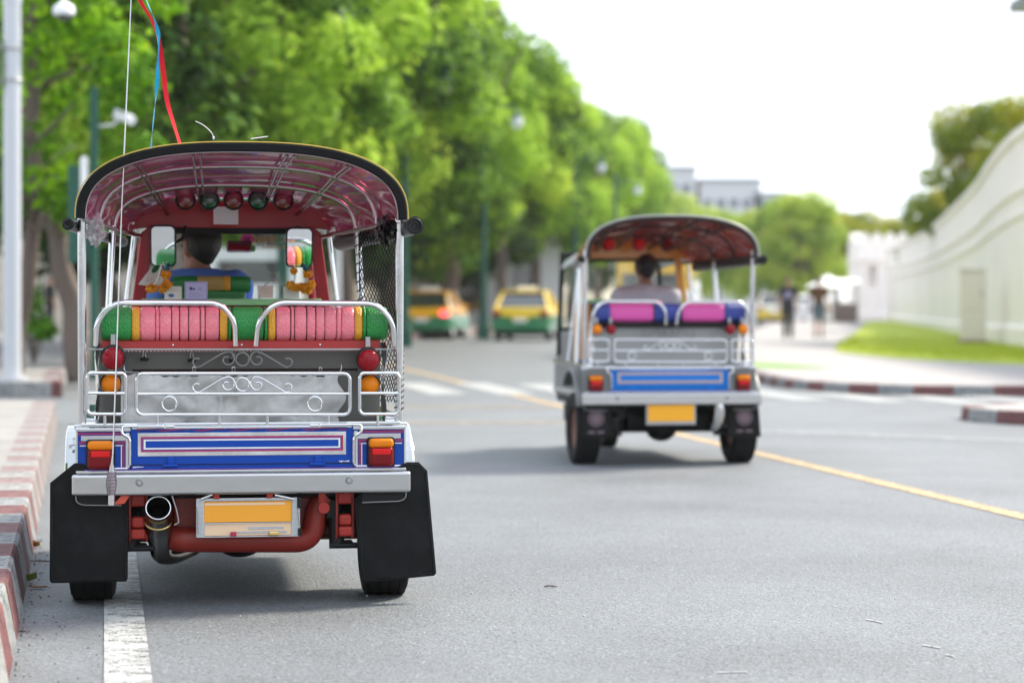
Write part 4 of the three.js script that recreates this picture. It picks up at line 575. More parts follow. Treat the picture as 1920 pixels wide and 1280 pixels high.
  // posts
  for (const s of [-1, 1]) {
    mb().tube([[s * 0.622, 0.69, -0.09], [s * 0.622, 1.56, -0.06]], 0.0165, 12).box(s * 0.622, 0.705, -0.09, 0.06, 0.02, 0.05, 0.006).build('post', M.steel, t);
    mb().tube([[s * 0.553, 0.72, -0.72], [s * 0.515, 1.51, -0.8]], 0.014, 12).tube([[s * 0.553, 0.72, -0.79], [s * 0.515, 1.51, -0.85]], 0.009, 8).build('post', M.steel, t);
    mb().tube([[s * 0.52, 0.72, -1.28], [s * 0.43, 1.48, -1.3]], 0.012, 10).build('post', M.steel, t);
    // rolled-up side curtain along the eave, its end seen from behind
    mb().tube([[s * 0.672, 1.492, 0.03], [s * 0.6, 1.475, -0.5], [s * 0.48, 1.455, -1.25]], s > 0 ? 0.037 : 0.024, 14).tor(s * 0.672, 1.492, 0.031, s > 0 ? 0.026 : 0.016, 0.005).tor(s * 0.672, 1.492, 0.031, 0.012, 0.004).build('rolled_curtain', M.blackGloss, t);
    if (!o.plain) { const r = rng(40 + s); mb().geo((() => { const g = new THREE.IcosahedronGeometry(1, 4), p = g.attributes.position; for (let i = 0; i < p.count; i++) { const x = p.getX(i), y = p.getY(i), z = p.getZ(i), k = 1 + 0.25 * Math.sin(x * 9 + y * 5) * Math.sin(z * 8 - y * 7) + 0.12 * Math.sin(y * 19 + x * 11); p.setXYZ(i, x * 0.036 * k, y * 0.06 * k, z * 0.11 * k); } g.computeVertexNormals(); return g; })(), mat4(s * 0.575, 1.475, -0.18)).build('crumpled_curtain', s > 0 ? M.blackGloss : M.clearFilm, t); }
  }
  // cab frame ahead of the passengers
  { const g = sub('cab_frame', t), fr = C.frame, z = -1.4;
    for (const s of [-1, 1]) mb().ext([[s * 0.345, 1.54], [s * 0.4, 1.5], [s * 0.445, 1.15], [s * 0.45, 0.5], [s * 0.39, 0.5], [s * 0.385, 1.15]], 0.06, 0, 0, z, null, 0.006).build('pillar', fr, g);
    const top = arch(-1.4, 0.034, 30).map((p) => p.slice(0, 2)).filter((p) => p[1] > 1.5);
    mb().ext([...top, [0.39, 1.52], [0.33, 1.522], [-0.33, 1.522], [-0.39, 1.52]].filter((p, i, a) => !i || Math.hypot(p[0] - a[i - 1][0], p[1] - a[i - 1][1]) > 0.003), 0.04, 0, 0, z, null, 0.004).build('header', fr, g);
    mb().box(0, 1.514, z - 0.05, 0.74, 0.035, 0.02, 0.004).build('sun_strip', M.black, g);
    mb().box(0, 1.19, z, 0.8, 0.03, 0.1, 0.006).build('ledge', C.ledge, g);
    mb().box(0, 0.85, z - 0.03, 0.82, 0.65, 0.03, 0.004).build('partition', fr, g); }
  // cab: floor, driver's seat, dashboard, windscreen, nose, front wheel
  { mb().geo(surf((u, v) => { const z = lerp(-1.39, -2.25, v), p = archPoint(lerp(-1, 1, u), -1.4, 0.02); return [p[0] * lerp(1, 0.95, v), p[1] - 0.05 * v * v, z]; }, 24, 8)).build('cab_roof', C.cover, t);
    mb().box(0, 0.42, -1.85, 0.86, 0.05, 0.95, 0.02).build('cab_floor', M.black, t);
    const ds = sub('driver_seat', t), zx = -1.56; if (o.plain) ds.position.set(0.22, -0.14, 0);
    mb().geo(roll(-0.26, -0.15, 1.27, zx, 0.038, 0.04)).geo(roll(0.0, 0.09, 1.27, zx, 0.038, 0.04)).build('backrest_end', C.pad, ds);
    mb().geo(roll(-0.15, -0.03, 1.27, zx, 0.039, 0.04)).build('backrest_centre', C.tan, ds); mb().geo(roll(-0.03, 0.0, 1.27, zx, 0.039, 0.04)).build('backrest_band', M.vinylYellow, ds);
    mb().box(-0.1, 1.0, -1.55, 0.34, 0.5, 0.06, 0.02).box(-0.1, 0.74, -1.74, 0.42, 0.12, 0.38, 0.04).build('seat_pad', C.pad, ds);
    const w = sub('windscreen', t);
    mb().ext([[-0.4, 0.98], [0.4, 0.98], [0.385, 1.54], [-0.385, 1.54]], 0.004, 0, 0, -2.2).build('pane', M.glass, w);
    for (const s of [-1, 1]) mb().tube([[s * 0.43, 0.75, -2.2], [s * 0.4, 1.56, -2.2]], 0.02, 10).build('pillar', o.plain ? M.black : C.frame, w);
    mb().box(0, 1.56, -2.2, 0.84, 0.05, 0.05, 0.01).build('header', o.plain ? M.black : C.frame, w);
    mb().box(0, 0.95, -2.12, 0.82, 0.06, 0.16, 0.02).build('dashboard', M.black, t);
    mb().tube(fillet([[-0.36, 1.02, -1.86], [-0.14, 1.05, -1.95], [0, 1.03, -2.02], [0.0, 1.05, -1.95], [0.1, 1.02, -1.86]], 0.04), 0.013, 8).cyl([-0.08, 0.5, -2.15], [-0.08, 1.03, -2.0], 0.02).build('handlebar', M.black, t);
    mb().ext([[-2.35, 0.4], [-1.42, 0.4], [-1.42, 0.92], [-2.2, 0.96], [-2.42, 0.75], [-2.46, 0.55]], 0.84, 0, 0, 0, [0, -Math.PI / 2, 0], 0.03).build('nose', C.body, t);
    mb().sph(0, 0.72, -2.43, 0.085, [1, 1, 0.6]).build('headlight', M.chrome, t);
    wheel(t, 0, -2.35, 0.235, 0.13);
    mb().tor(0, 0.24, -2.35, 0.29, 0.03, [0, Math.PI / 2, 0], Math.PI).tube([[0.08, 0.24, -2.35], [0.08, 0.6, -2.28]], 0.016).tube([[-0.08, 0.24, -2.35], [-0.08, 0.6, -2.28]], 0.016).build('front_fork', M.black, t); }
  // rear wheels, axle, springs, frame
  for (const s of [-1, 1]) wheel(t, s * 0.585, -0.35, 0.262, 0.185);
  mb().cyl([-0.5, 0.27, -0.35], [0.5, 0.27, -0.35], 0.045).cyl([-0.28, 0.33, -0.3], [0.3, 0.33, -0.3], 0.1, 0.1, 18).build('rear_axle', o.plain ? M.black : M.redShaded, t);
  mb().sph(0.0, 0.26, -0.35, 0.12, [1, 0.85, 1]).cyl([0.0, 0.27, -0.35], [0.0, 0.36, -1.5], 0.03).build('differential', M.black, t);
  { const m = mb(); for (const s of [-1, 1]) m.box(s * 0.36, 0.37, -0.9, 0.06, 0.08, 1.6, 0.01); m.box(0, 0.37, -0.25, 0.7, 0.06, 0.05).box(0, 0.36, -0.5, 1.0, 0.14, 0.3, 0.02).box(0, 0.31, -1.3, 0.9, 0.16, 1.2, 0.03).build('chassis_and_shade_box', M.black, t); }  // the lowest wide box is added to darken the road beneath
  for (const s of [-1, 1]) { const g = sub('leaf_spring', t), x = s * 0.405, c = o.plain ? M.black : M.red;
    for (let k = 0; k < 3; k++) mb().tube([[x, 0.34 - k * 0.016, -0.12 - k * 0.05], [x, 0.25 - k * 0.016, -0.35], [x, 0.33 - k * 0.016, -0.6 + k * 0.05]], 0.028, 6, false, 0.25).build('leaf', M.black, g);
    for (const d of [-0.032, 0.032]) mb().ext(rrect(-0.018, 0.25, 0.018, 0.45, 0.016), 0.008, x + d, 0, -0.1, [0, Math.PI / 2, 0]).build('shackle_plate', c, g);
    mb().box(x, 0.33, -0.075, 0.05, 0.045, 0.04, 0.012).box(x, 0.285, -0.07, 0.055, 0.04, 0.045, 0.01).box(x, 0.415, -0.1, 0.06, 0.05, 0.05, 0.01).build('shackle', c, g);
    mb().cyl([x - 0.06, 0.225, -0.1], [x + 0.06, 0.225, -0.1], 0.012).cyl([x - 0.03, 0.22, -0.12], [x - 0.03, 0.34, -0.12], 0.03).box(x + s * 0.0, 0.23, -0.12, 0.07, 0.03, 0.04, 0.01).build('clamp', M.black, g); }
  // mud flaps
  for (const f of o.flaps) { const g = sub('mud_flap', t), pts = f.map(([x, y]) => [x, y]); mb().ext(pts, 0.012, 0, 0, -0.052, null, 0.004).build('flap', M.rubber, g);
    if (!o.plain) { const q = pts.map(([x, y]) => V(x, y, -0.0455)), c = q.reduce((a, b) => a.clone().add(b)).multiplyScalar(1 / q.length); mb().tube(q.map((p) => c.clone().add(p.clone().sub(c).multiply(V(0.93, 0.955, 1)))), 0.003, 6, true).build('moulded_rim', M.rubber, g); }
    else { const cx = (f[0][0] + f[1][0] + f[2][0] + f[3][0]) / 4, cy = 0.345; mb().cyl([cx, cy, -0.05], [cx, cy, -0.0425], 0.06, 0.06, 24).build('printed_disc', M.flapPrint, g); mb().tor(cx, cy, -0.043, 0.045, 0.004).build('printed_ring', M.black, g); for (const k of [-1, 1]) mb().box(cx + k * 0.034, 0.245, -0.044, 0.05, 0.018, 0.006, 0.004).build('printed_word', M.flapPrint, g); } }
  for (const s of [-1, 1]) mb().ext([[s * 0.64, 0.44], [s * 0.47, 0.44], [s * 0.47, 0.4], [s * 0.62, 0.405], [s * 0.64, 0.42]], 0.006, 0, 0, -0.035).build('flap_bracket', M.black, t); for (const s of [-1, 1]) mb().tube(fillet([[s * 0.645, 0.45, -0.03], [s * 0.643, 0.415, -0.03], [s * 0.62, 0.404, -0.03], [s * 0.47, 0.4, -0.03]], 0.015), 0.0022, 6).build('bracket_edge', M.dull, t);
  // number plate
  { const g = sub('licence_plate', t), c = P(465, 970, -0.02), y = o.plain ? 0.38 : c[1], x = o.plain ? 0.0 : c[0];
    if (o.plain) { mb().box(x, y, -0.025, 0.37, 0.17, 0.012, 0.004).build('plate_frame', M.dull, g); mb().box(x, y + 0.008, -0.016, 0.34, 0.135, 0.012, 0.003).build('plate_panel', M.plateSmudged, g); }
    else {
      const hole = (a, b) => rrect(a[0], b[1], b[0], a[1], 0.004).reverse(), f0 = px(367, 1008, -0.02), f1 = px(562, 932, -0.02);
      mb().ext(rrect(f0[0], f0[1], f1[0], f1[1], 0.006), 0.014, 0, 0, -0.02, null, 0.002, [hole(px(382, 940, -0.02), px(547, 978, -0.02)), hole(px(383, 981, -0.02), px(546, 1003, -0.02))]).build('plate_frame', M.perf, g);
      const A = px(382, 978, -0.02), B = px(547, 940, -0.02); mb().box((A[0] + B[0]) / 2, (A[1] + B[1]) / 2, -0.022, B[0] - A[0] + 0.006, B[1] - A[1] + 0.006, 0.006).build('plate_panel', M.plate, g);
      mb().box((A[0] + B[0]) / 2 - 0.012, B[1] - 0.007, -0.018, B[0] - A[0] - 0.03, 0.009, 0.002).build('worn_strip', M.plateCream, g);
      const E = px(383, 1003, -0.02), F = px(546, 981, -0.02); mb().box((E[0] + F[0]) / 2, (E[1] + F[1]) / 2, -0.022, F[0] - E[0] + 0.006, F[1] - E[1] + 0.006, 0.006).build('lower_panel', M.plateCream, g);
      mb().box((E[0] + F[0]) / 2 + 0.07, (E[1] + F[1]) / 2 + 0.004, -0.018, 0.14, 0.01, 0.003).box((E[0] + F[0]) / 2 + 0.05, (E[1] + F[1]) / 2 - 0.012, -0.018, 0.2, 0.008, 0.003).build('perforated_strip', M.perf, g);
      for (const [u, v, m] of [[405, 931, M.red], [505, 929, M.red], [437, 1001, M.crimson]]) { const p = P(u, v, -0.01); mb().box(p[0], p[1], -0.012, 0.024, 0.017, 0.016, 0.003).build('clip', m, g); }
      { const p = P(513, 1000, -0.012); mb().box(p[0], p[1], -0.012, 0.04, 0.017, 0.014, 0.005).build('clip', M.brass, g); }
      for (const [u0, v0, u1, v1] of [[376, 936, 398, 927], [515, 928, 552, 936], [558, 952, 562, 988], [369, 950, 372, 1000]]) mb().tube([P(u0, v0, -0.008), P(u1, v1, -0.008)], 0.005, 6, false, 0.5).build('mounting_strap', M.steel, g);
      mb().box(...P(561, 942, -0.012), 0.018, 0.045, 0.012, 0.003).box(...P(562, 997, -0.012), 0.016, 0.03, 0.012, 0.003).build('corner_pad', M.black, g);
    } }
  // exhaust
  if (!o.plain) { const g = sub('exhaust_pipe', t), c = P(296, 952, -0.0), ax = V(0.0, -0.78, -0.62).normalize(), at = (d) => V(...c).addScaledVector(ax, d).toArray();
    mb().geo(new THREE.LatheGeometry([[0.044, 0.3], [0.044, 0.01], [0.046, 0.0], [0.05, 0.0], [0.0505, 0.004], [0.0505, 0.1]].map((p) => new THREE.Vector2(...p)), 28), dirMat(c, V(0, -0.45, -0.9).normalize())).build('tip', M.pipe, g); mb().geo(new THREE.LatheGeometry([[0.0435, 0.006], [0.043, 0.09], [0.0005, 0.09]].map((p) => new THREE.Vector2(...p)), 24), dirMat(c, V(0, -0.45, -0.9).normalize())).build('bore', M.bore, g);
    mb().cyl([c[0], c[1] - 0.02, -0.05], [c[0] + 0.002, c[1] - 0.09, -0.1], 0.052, 0.055, 20).cyl([c[0] + 0.002, c[1] - 0.09, -0.1], [c[0] + 0.006, c[1] - 0.155, -0.13], 0.055, 0.043, 20).tube(spline([[c[0] + 0.006, c[1] - 0.14, -0.13], [c[0] + 0.012, c[1] - 0.19, -0.17], [c[0] + 0.05, c[1] - 0.205, -0.24], [c[0] + 0.14, c[1] - 0.19, -0.42]], 14), 0.042, 12).build('pipe_body', M.pipe, g);
    mb().geo(new THREE.TorusGeometry(0.053, 0.0045, 8, 28), dirMat([c[0], c[1] - 0.055, -0.075], V(0, -0.75, -0.6).normalize(), true)).build('collar', M.brass, g);
    mb().geo(new THREE.TorusGeometry(0.0475, 0.0028, 8, 32), dirMat(c, V(0, -0.45, -0.9).normalize(), true)).build('rim', M.chrome, g);
    mb().tube(fillet([P(322, 930, -0.03), P(330, 955, -0.03), P(335, 980, -0.03), P(326, 984, -0.03)], 0.01), 0.004, 6).build('hanger', M.dull, g); }
  else mb().tube(spline([[0.34, 0.5, -0.04], [0.36, 0.42, -0.03], [0.355, 0.33, -0.04], [0.33, 0.26, -0.08]], 14), (k) => 0.022 + 0.022 * Math.sin(k * 3), 14).build('exhaust_pipe', M.steel, t);
  if (!o.plain) { // red tube under the tail, painted hangers
    const A = [[300, 1024], [420, 1026], [560, 1018], [598, 1000], [600, 960], [608, 935]].map(([u, v]) => P(u, v, -0.13));
    mb().tube([P(305, 1000, -0.2), P(330, 1010, -0.14), ...fillet([P(345, 1012, -0.13), P(585, 1013, -0.13), P(592, 950, -0.13), P(612, 930, -0.13)], 0.13, 10)], (k) => 0.05 - 0.012 * k, 16).build('cross_tube', M.rustRed, t);
    mb().ext([px(322, 926, -0.2), px(610, 926, -0.2), px(606, 985, -0.2), px(590, 1016, -0.2), px(560, 1030, -0.2), px(340, 1030, -0.2), px(324, 1010, -0.2)], 0.06, 0, 0, -0.19, null, 0.015).build('rear_pan', M.rustRed, t);  // its dark red takes in the shadow beneath the tail
    mb().ext(rrect(-0.013, 0, 0.013, 0.075, 0.006), 0.01, ...P(605, 960, -0.05), [0, 0, 0.05]).cyl(P(607, 952, -0.055), P(607, 952, -0.03), 0.024, 0.022, 16).build('eye_hanger', M.red, t);
    mb().ext([px(205, 947, -0.03), px(233, 943, -0.03), px(243, 928, -0.03), px(228, 928, -0.03), px(217, 940, -0.03), px(203, 942, -0.03)], 0.03, 0, 0, -0.03).build('antenna_bracket', M.redOrange, t);
    // whip antenna on its spring
    const g = sub('antenna', t), b = P(208, 947, 0.01), q = P(209, 880, 0.01);
    mb().cyl(b, P(208, 928, 0.01), 0.0145, 0.0145, 16).build('base', M.steel, g); mb().cyl(P(209, 884, 0.01), P(209, 872, 0.01), 0.0135, 0.009, 16).cyl(P(209, 874, 0.01), P(211, 850, 0.01), 0.007, 0.0025, 10).build('ferrule', M.steel, g);
    { const pts = []; for (let k = 0; k <= 340; k++) { const s = k / 340, a = s * 17 * 2 * Math.PI, y = lerp(b[1] + 0.04, q[1] - 0.006, s), r = 0.0125 + 0.0075 * Math.sin(s * Math.PI); pts.push([b[0] + (q[0] - b[0]) * s + Math.cos(a) * r, y, 0.01 + Math.sin(a) * r]); } mb().tube(pts, 0.0024, 6).build('spring', M.ribSteel, g); mb().cyl([b[0], b[1] + 0.03, 0.01], [q[0], q[1], 0.01], 0.0095, 0.0095, 12).build('spring_core', M.black, g); }
    mb().tube([P(211, 852, 0.01), P(218, 660, 0.0), P(227, 400, 0.0), P(236, 200, 0.0), P(245, 0, 0.0), P(255, -190, 0.0)], (k) => lerp(0.0034, 0.0022, k), 6).build('whip', M.steel, g);
  }
  return t;
}
function dirMat(p, dir, flat) { const q = new THREE.Quaternion().setFromUnitVectors(flat ? V(0, 0, 1) : V(0, 1, 0), dir); return new THREE.Matrix4().compose(V(...p), q, V(1, 1, 1)); }
function wheel(t, x, z, R, w) {
  const g = sub('wheel', t), h = w / 2, rot = [0, 0, Math.PI / 2];
  const prof = [[R * 0.58, -h * 0.8], [R * 0.8, -h], [R * 0.93, -h * 0.93], [R * 0.985, -h * 0.72]];
  for (const c of [-0.45, -0.15, 0.15, 0.45]) prof.push([R, c * 2 * h * 0.75 - 0.015], [R, c * 2 * h * 0.75 + 0.012], [R * 0.985, c * 2 * h * 0.75 + 0.0135], [R * 0.985, c * 2 * h * 0.75 + 0.0165]);
  prof.push([R * 0.985, h * 0.72], [R * 0.93, h * 0.93], [R * 0.8, h], [R * 0.58, h * 0.8]);
  mb().lathe(prof, x, R, z, rot, 48).build('tyre', M.tyre, g);
  mb().lathe([[0.001, -h * 0.5], [R * 0.3, -h * 0.5], [R * 0.34, -h * 0.62], [R * 0.56, -h * 0.55], [R * 0.6, -h * 0.82], [R * 0.6, h * 0.82], [R * 0.56, h * 0.55], [R * 0.34, h * 0.62], [R * 0.3, h * 0.5], [0.001, h * 0.5]], x, R, z, rot, 32).build('rim', M.rim, g);
}
const G = M.vinylGreen, Y = M.vinylYellow, K = M.vinylPink;
const seatA = [[189, 246, G], [246, 262, Y], [262, 291, K], [291, 298, K], [298, 321, K], [321, 336, K], [336, 353, K], [353, 375, K], [375, 384, K], [384, 411, K], [411, 427, Y], [427, 434, G], [434, 495, G], [495, 502, G], [502, 517, Y], [517, 545, K], [545, 552, K], [552, 575, K], [575, 592, K], [592, 609, K], [609, 631, K], [631, 640, K], [640, 665, K], [665, 680, Y], [680, 687, G], [687, 727, G]];
const near = makeRickshaw({
  label: 'parked rickshaw with green and pink striped seat back and large black mud flaps', x: TUK.x, d: TUK.d, turn: TUK.turn,
  colors: { body: M.blue, corner: M.blue, gate: M.blue, inlay: M.steel, seat: seatA, skirt: M.redVinyl, pad: G, canopy: M.canopy, cover: M.canopyTop, trim: M.trimBlack, frame: M.maroon, ledge: M.paleGreen, tan: M.tan, rib: M.ribSteel },
  flaps: [[px(139, 868, -0.05), px(93, 905, -0.05), px(92, 1088, -0.05), px(96, 1093, -0.05), px(236, 1090, -0.05), px(239, 1084, -0.05), px(240, 900, -0.05), px(150, 868, -0.05)], [px(763, 866, -0.05), px(785, 866, -0.05), px(801, 882, -0.05), px(818, 1074, -0.05), px(814, 1079, -0.05), px(684, 1092, -0.05), px(677, 1088, -0.05), px(663, 940, -0.05), px(690, 900, -0.05)]],
});
const far2 = makeRickshaw({
  label: 'rickshaw driving ahead with magenta and blue seat back and plain yellow licence plate', x: 1.155, d: 17.35, turn: 9.2 * Math.PI / 180, plain: true, sideLamps: true,
  colors: { body: M.grey, corner: M.grey, gate: M.blueLight, inlay: M.blueLight, seat: [[189, 246, M.vinylBlue], [246, 402, M.vinylMagenta], [402, 500, M.vinylBlue], [500, 652, M.vinylMagenta], [652, 727, M.vinylBlue]], skirt: M.black, pad: M.vinylBlue, canopy: M.canopyB, cover: M.silver, trim: M.ribBrown, frame: M.orangeFrame, ledge: M.paleGreen, tan: M.vinylMagenta, rib: M.ribBrown },
  flaps: [[[-0.66, 0.44], [-0.44, 0.44], [-0.44, 0.21], [-0.65, 0.2]], [[0.66, 0.44], [0.44, 0.44], [0.44, 0.2], [0.68, 0.2]]],
});

// ------------------------------------------------------------ people
function handGeo(curl, mtx, flip = 1) {   // palm, four unequal fingers and a thumb; fingers run down -y, palm faces +z
  const B = [[[-0.022, -0.01, 0], [-0.028, -0.085, 0], 0.014, 0.013], [[0, -0.01, 0], [0, -0.09, 0], 0.016, 0.014], [[0.022, -0.01, 0], [0.028, -0.083, 0], 0.014, 0.013], [[0, 0.04, 0], [0, -0.02, 0], 0.026, 0.024, 1.2]];
  [[-0.03, 0.06], [-0.01, 0.075], [0.011, 0.07], [0.031, 0.055]].forEach(([x, L]) => { let p = [x, -0.09, 0], a = curl * 0.5; for (const f of [0.45, 0.32, 0.23]) { const q = [p[0], p[1] - Math.cos(a) * L * f, p[2] + Math.sin(a) * L * f]; B.push([p, q, 0.0092, 0.0085]); p = q; a += curl; } });
  { const k = flip; B.push([[-0.025 * k, -0.03, 0.005], [-0.052 * k, -0.06, 0.018], 0.013, 0.011], [[-0.052 * k, -0.06, 0.018], [-0.058 * k, -0.09, 0.03], 0.011, 0.009]); }
  const g = nets(bonesField(B, 0.012), [-0.08, -0.2, -0.05], [0.08, 0.08, 0.12], 0.005); g.applyMatrix4(mtx); return g; }
function headBones(c, k = 1) { const [x, y, z] = c; return [[[x, y + 0.025 * k, z - 0.012], [x, y + 0.03 * k, z - 0.03], 0.075, 0.076], [[x, y - 0.02, z + 0.01], [x, y - 0.085, z + 0.045], 0.063, 0.04], [[x, y - 0.005, z + 0.09], [x, y - 0.035, z + 0.103], 0.012, 0.016], [[x - 0.072, y - 0.03, z - 0.005], [x - 0.078, y + 0.02, z - 0.018], 0.012, 0.017, 1.2], [[x + 0.072, y - 0.03, z - 0.005], [x + 0.078, y + 0.02, z - 0.018], 0.012, 0.017, 1.2]]; }
function makePerson(o) {
  const t = thing('person', o.label, 'person', o.pos, o.turn, o.group), J = o.J, cell = o.cell ?? 0.02, m = mb();
  const trunk = [[J.pelvis, J.belly, 0.13, 0.125, 1.25], [J.belly, J.chest, 0.125, 0.15, 1.3], [[J.sl[0], J.sl[1], J.sl[2]], J.sr, 0.066, 0.066]];
  const arms = [[J.sl, J.el, 0.052, 0.042], [J.el, J.wl, 0.041, 0.028], [J.sr, J.er, 0.052, 0.042], [J.er, J.wr, 0.041, 0.028]];
  const legs = [[J.hl, J.kl, 0.085, 0.058], [J.kl, J.al, 0.056, 0.038], [J.hr, J.kr, 0.085, 0.058], [J.kr, J.ar, 0.056, 0.038]];
  const feet = [[J.al, J.tl, 0.042, 0.03], [J.ar, J.tr, 0.042, 0.03]], neck = [[J.chest, [J.head[0], J.head[1] - 0.07, J.head[2] - 0.02], 0.056, 0.05]];
  const all = [...trunk, ...arms, ...legs, ...feet, ...neck], pts = all.flatMap((b) => [b[0], b[1]]), lo = [0, 1, 2].map((k) => Math.min(...pts.map((p) => p[k])) - 0.22), hi = [0, 1, 2].map((k) => Math.max(...pts.map((p) => p[k])) + 0.22);
  m.geo(nets(bonesField(all, 0.04), lo, hi, cell));
  const H = J.head, hc = o.headCell ?? 0.008, box = [[H[0] - 0.14, H[1] - 0.19, H[2] - 0.17], [H[0] + 0.14, H[1] + 0.17, H[2] + 0.16]];
  const turnHead = new THREE.Matrix4().makeTranslation(...H).multiply(new THREE.Matrix4().makeRotationFromEuler(new THREE.Euler(o.nod ?? 0, o.look ?? 0, 0))).multiply(new THREE.Matrix4().makeTranslation(-H[0], -H[1], -H[2]));
  const hf = bonesField(headBones(H), 0.03), hg = nets(hf, box[0], box[1], hc); hg.applyMatrix4(turnHead); m.geo(hg);
  for (const [w, e, flip] of [[J.wl, J.el, 1], [J.wr, J.er, -1]]) { const d = V(...w).sub(V(...e)).normalize(), q = new THREE.Quaternion().setFromUnitVectors(V(0, -1, 0), d); m.geo(handGeo(o.curl ?? 0.35, new THREE.Matrix4().compose(V(...w).addScaledVector(d, 0.03), q, V(1, 1, 1)), flip)); }
  m.build('body', o.skin, t);
  const field = (B, k, grow) => bonesField(B.map((b) => [b[0], b[1], b[2] + grow, b[3] + grow, b[4]]), k);
  const sleeve = [[J.sl, [0, 1, 2].map((k) => lerp(J.sl[k], J.el[k], o.sleeve ?? 0.75)), 0.052, 0.05], [J.sr, [0, 1, 2].map((k) => lerp(J.sr[k], J.er[k], o.sleeve ?? 0.75)), 0.052, 0.05]];
  const fs = field([...trunk, ...sleeve, [[J.chest[0], J.chest[1] + 0.06, J.chest[2]], [J.chest[0], J.chest[1] + 0.11, J.chest[2] - 0.01], 0.075, 0.058]], 0.04, 0.014), wr = (x, y, z) => 0.004 * Math.sin(y * 40 + x * 22) * Math.sin(x * 30 + z * 15);
  addMesh('shirt', nets((x, y, z) => Math.max(fs(x, y, z) + wr(x, y, z), y - (J.chest[1] + 0.155)), lo, hi, o.clothCell ?? cell), o.shirt, t);
  const cut = o.shorts ? 0.75 : 0.93, leg = [[J.hl, J.kl, 0.088, 0.066], [J.hr, J.kr, 0.088, 0.066], [J.pelvis, J.belly, 0.128, 0.11, 1.2]]; if (!o.shorts) leg.push([J.kl, [0, 1, 2].map((k) => lerp(J.kl[k], J.al[k], cut)), 0.064, 0.052], [J.kr, [0, 1, 2].map((k) => lerp(J.kr[k], J.ar[k], cut)), 0.064, 0.052]);
  addMesh(o.shorts ? 'shorts' : 'trousers', nets(field(leg, 0.03, 0.012), lo, hi, cell), o.trousers, t);
  addMesh('shoes', nets(field(feet, 0.02, 0.012), lo, hi, cell), M.black, t);
  const hair = bonesField([[[H[0], H[1] + 0.032, H[2] - 0.015], [H[0], H[1] + 0.03, H[2] - 0.034], 0.089, 0.089], [[H[0], H[1] - 0.01, H[2] - 0.045], [H[0], H[1] - 0.075, H[2] - 0.03], 0.06, 0.046]], 0.03);
  const hairG = nets((x, y, z) => { const dz = z - H[2], dy = y - H[1]; return Math.max(hair(x, y, z) + 0.002 * Math.sin(x * 300) * Math.sin(z * 260 + y * 200), dz - 0.035 - dy * 0.9 + (dy < 0.04 ? 0.03 : 0), -dy - 0.085 - (dz < -0.02 ? 0.0 : -0.07)); }, box[0], box[1], hc); hairG.applyMatrix4(turnHead); addMesh('hair', hairG, M.hair, t);
  for (const s of [-1, 1]) { const e = V(H[0] + s * 0.032, H[1] + 0.005, H[2] + 0.072).applyMatrix4(turnHead); mb().sph(e.x, e.y, e.z, 0.011, [1.2, 0.8, 0.7], 10).build('eye', M.black, t); }
  { const e = V(H[0], H[1] - 0.062, H[2] + 0.084).applyMatrix4(turnHead); mb().sph(e.x, e.y, e.z, 0.02, [1.1, 0.3, 0.3], 10).build('mouth', M.lip, t); }
  return t; }
M.lip = std(lin(0.3, 0.09, 0.08), 0.6);
const seated = { pelvis: [0, 0.86, 0], belly: [0, 0.98, 0.0], chest: [0, 1.14, 0.02], sl: [-0.17, 1.2, 0.0], sr: [0.17, 1.2, 0.0], el: [-0.25, 0.99, 0.14], er: [0.25, 0.99, 0.14], wl: [-0.25, 1.03, 0.3], wr: [0.25, 1.03, 0.3], hl: [-0.09, 0.87, 0.04], hr: [0.09, 0.87, 0.04], kl: [-0.13, 0.83, 0.4], kr: [0.13, 0.83, 0.4], al: [-0.12, 0.52, 0.42], ar: [0.12, 0.52, 0.42], tl: [-0.13, 0.48, 0.54], tr: [0.13, 0.48, 0.54], head: [0, 1.42, 0.02] };
function inside(t, x, z) { const p = V(x, 0, z).multiplyScalar(t.scale.x).applyAxisAngle(V(0, 1, 0), t.rotation.y).add(t.position); return [p.x, 0, p.z]; }
makePerson({ label: 'driver in a blue shirt sitting at the front of the parked rickshaw', pos: inside(near, -0.14, -1.72), turn: near.rotation.y + Math.PI, J: { ...seated, chest: [0, 1.19, 0.02], sl: [-0.165, 1.255, 0.0], sr: [0.165, 1.255, 0.0], head: [0, 1.445, 0.04] }, look: 0.6, curl: 0.9, skin: M.skinTan, shirt: std(lin(0.09, 0.2, 0.6), 0.85, 0, { map: T.cloth }), trousers: M.black, cell: 0.016, headCell: 0.006, clothCell: 0.012 });
{ const p = makePerson({ label: 'driver in a pale grey shirt sitting in the moving rickshaw', pos: inside(far2, 0.12, -1.42), turn: far2.rotation.y + Math.PI, J: { ...seated, chest: [0, 1.17, 0.02], head: [0, 1.45, 0.02], sl: [-0.2, 1.225, -0.02], sr: [0.2, 1.225, -0.02], el: [-0.3, 0.97, 0.1], er: [0.3, 0.97, 0.1] }, look: 0.1, curl: 0.9, skin: M.skinTan, shirt: std(lin(0.6, 0.58, 0.62), 0.9, 0, { map: T.cloth }), trousers: M.black, cell: 0.02, clothCell: 0.016 }); }
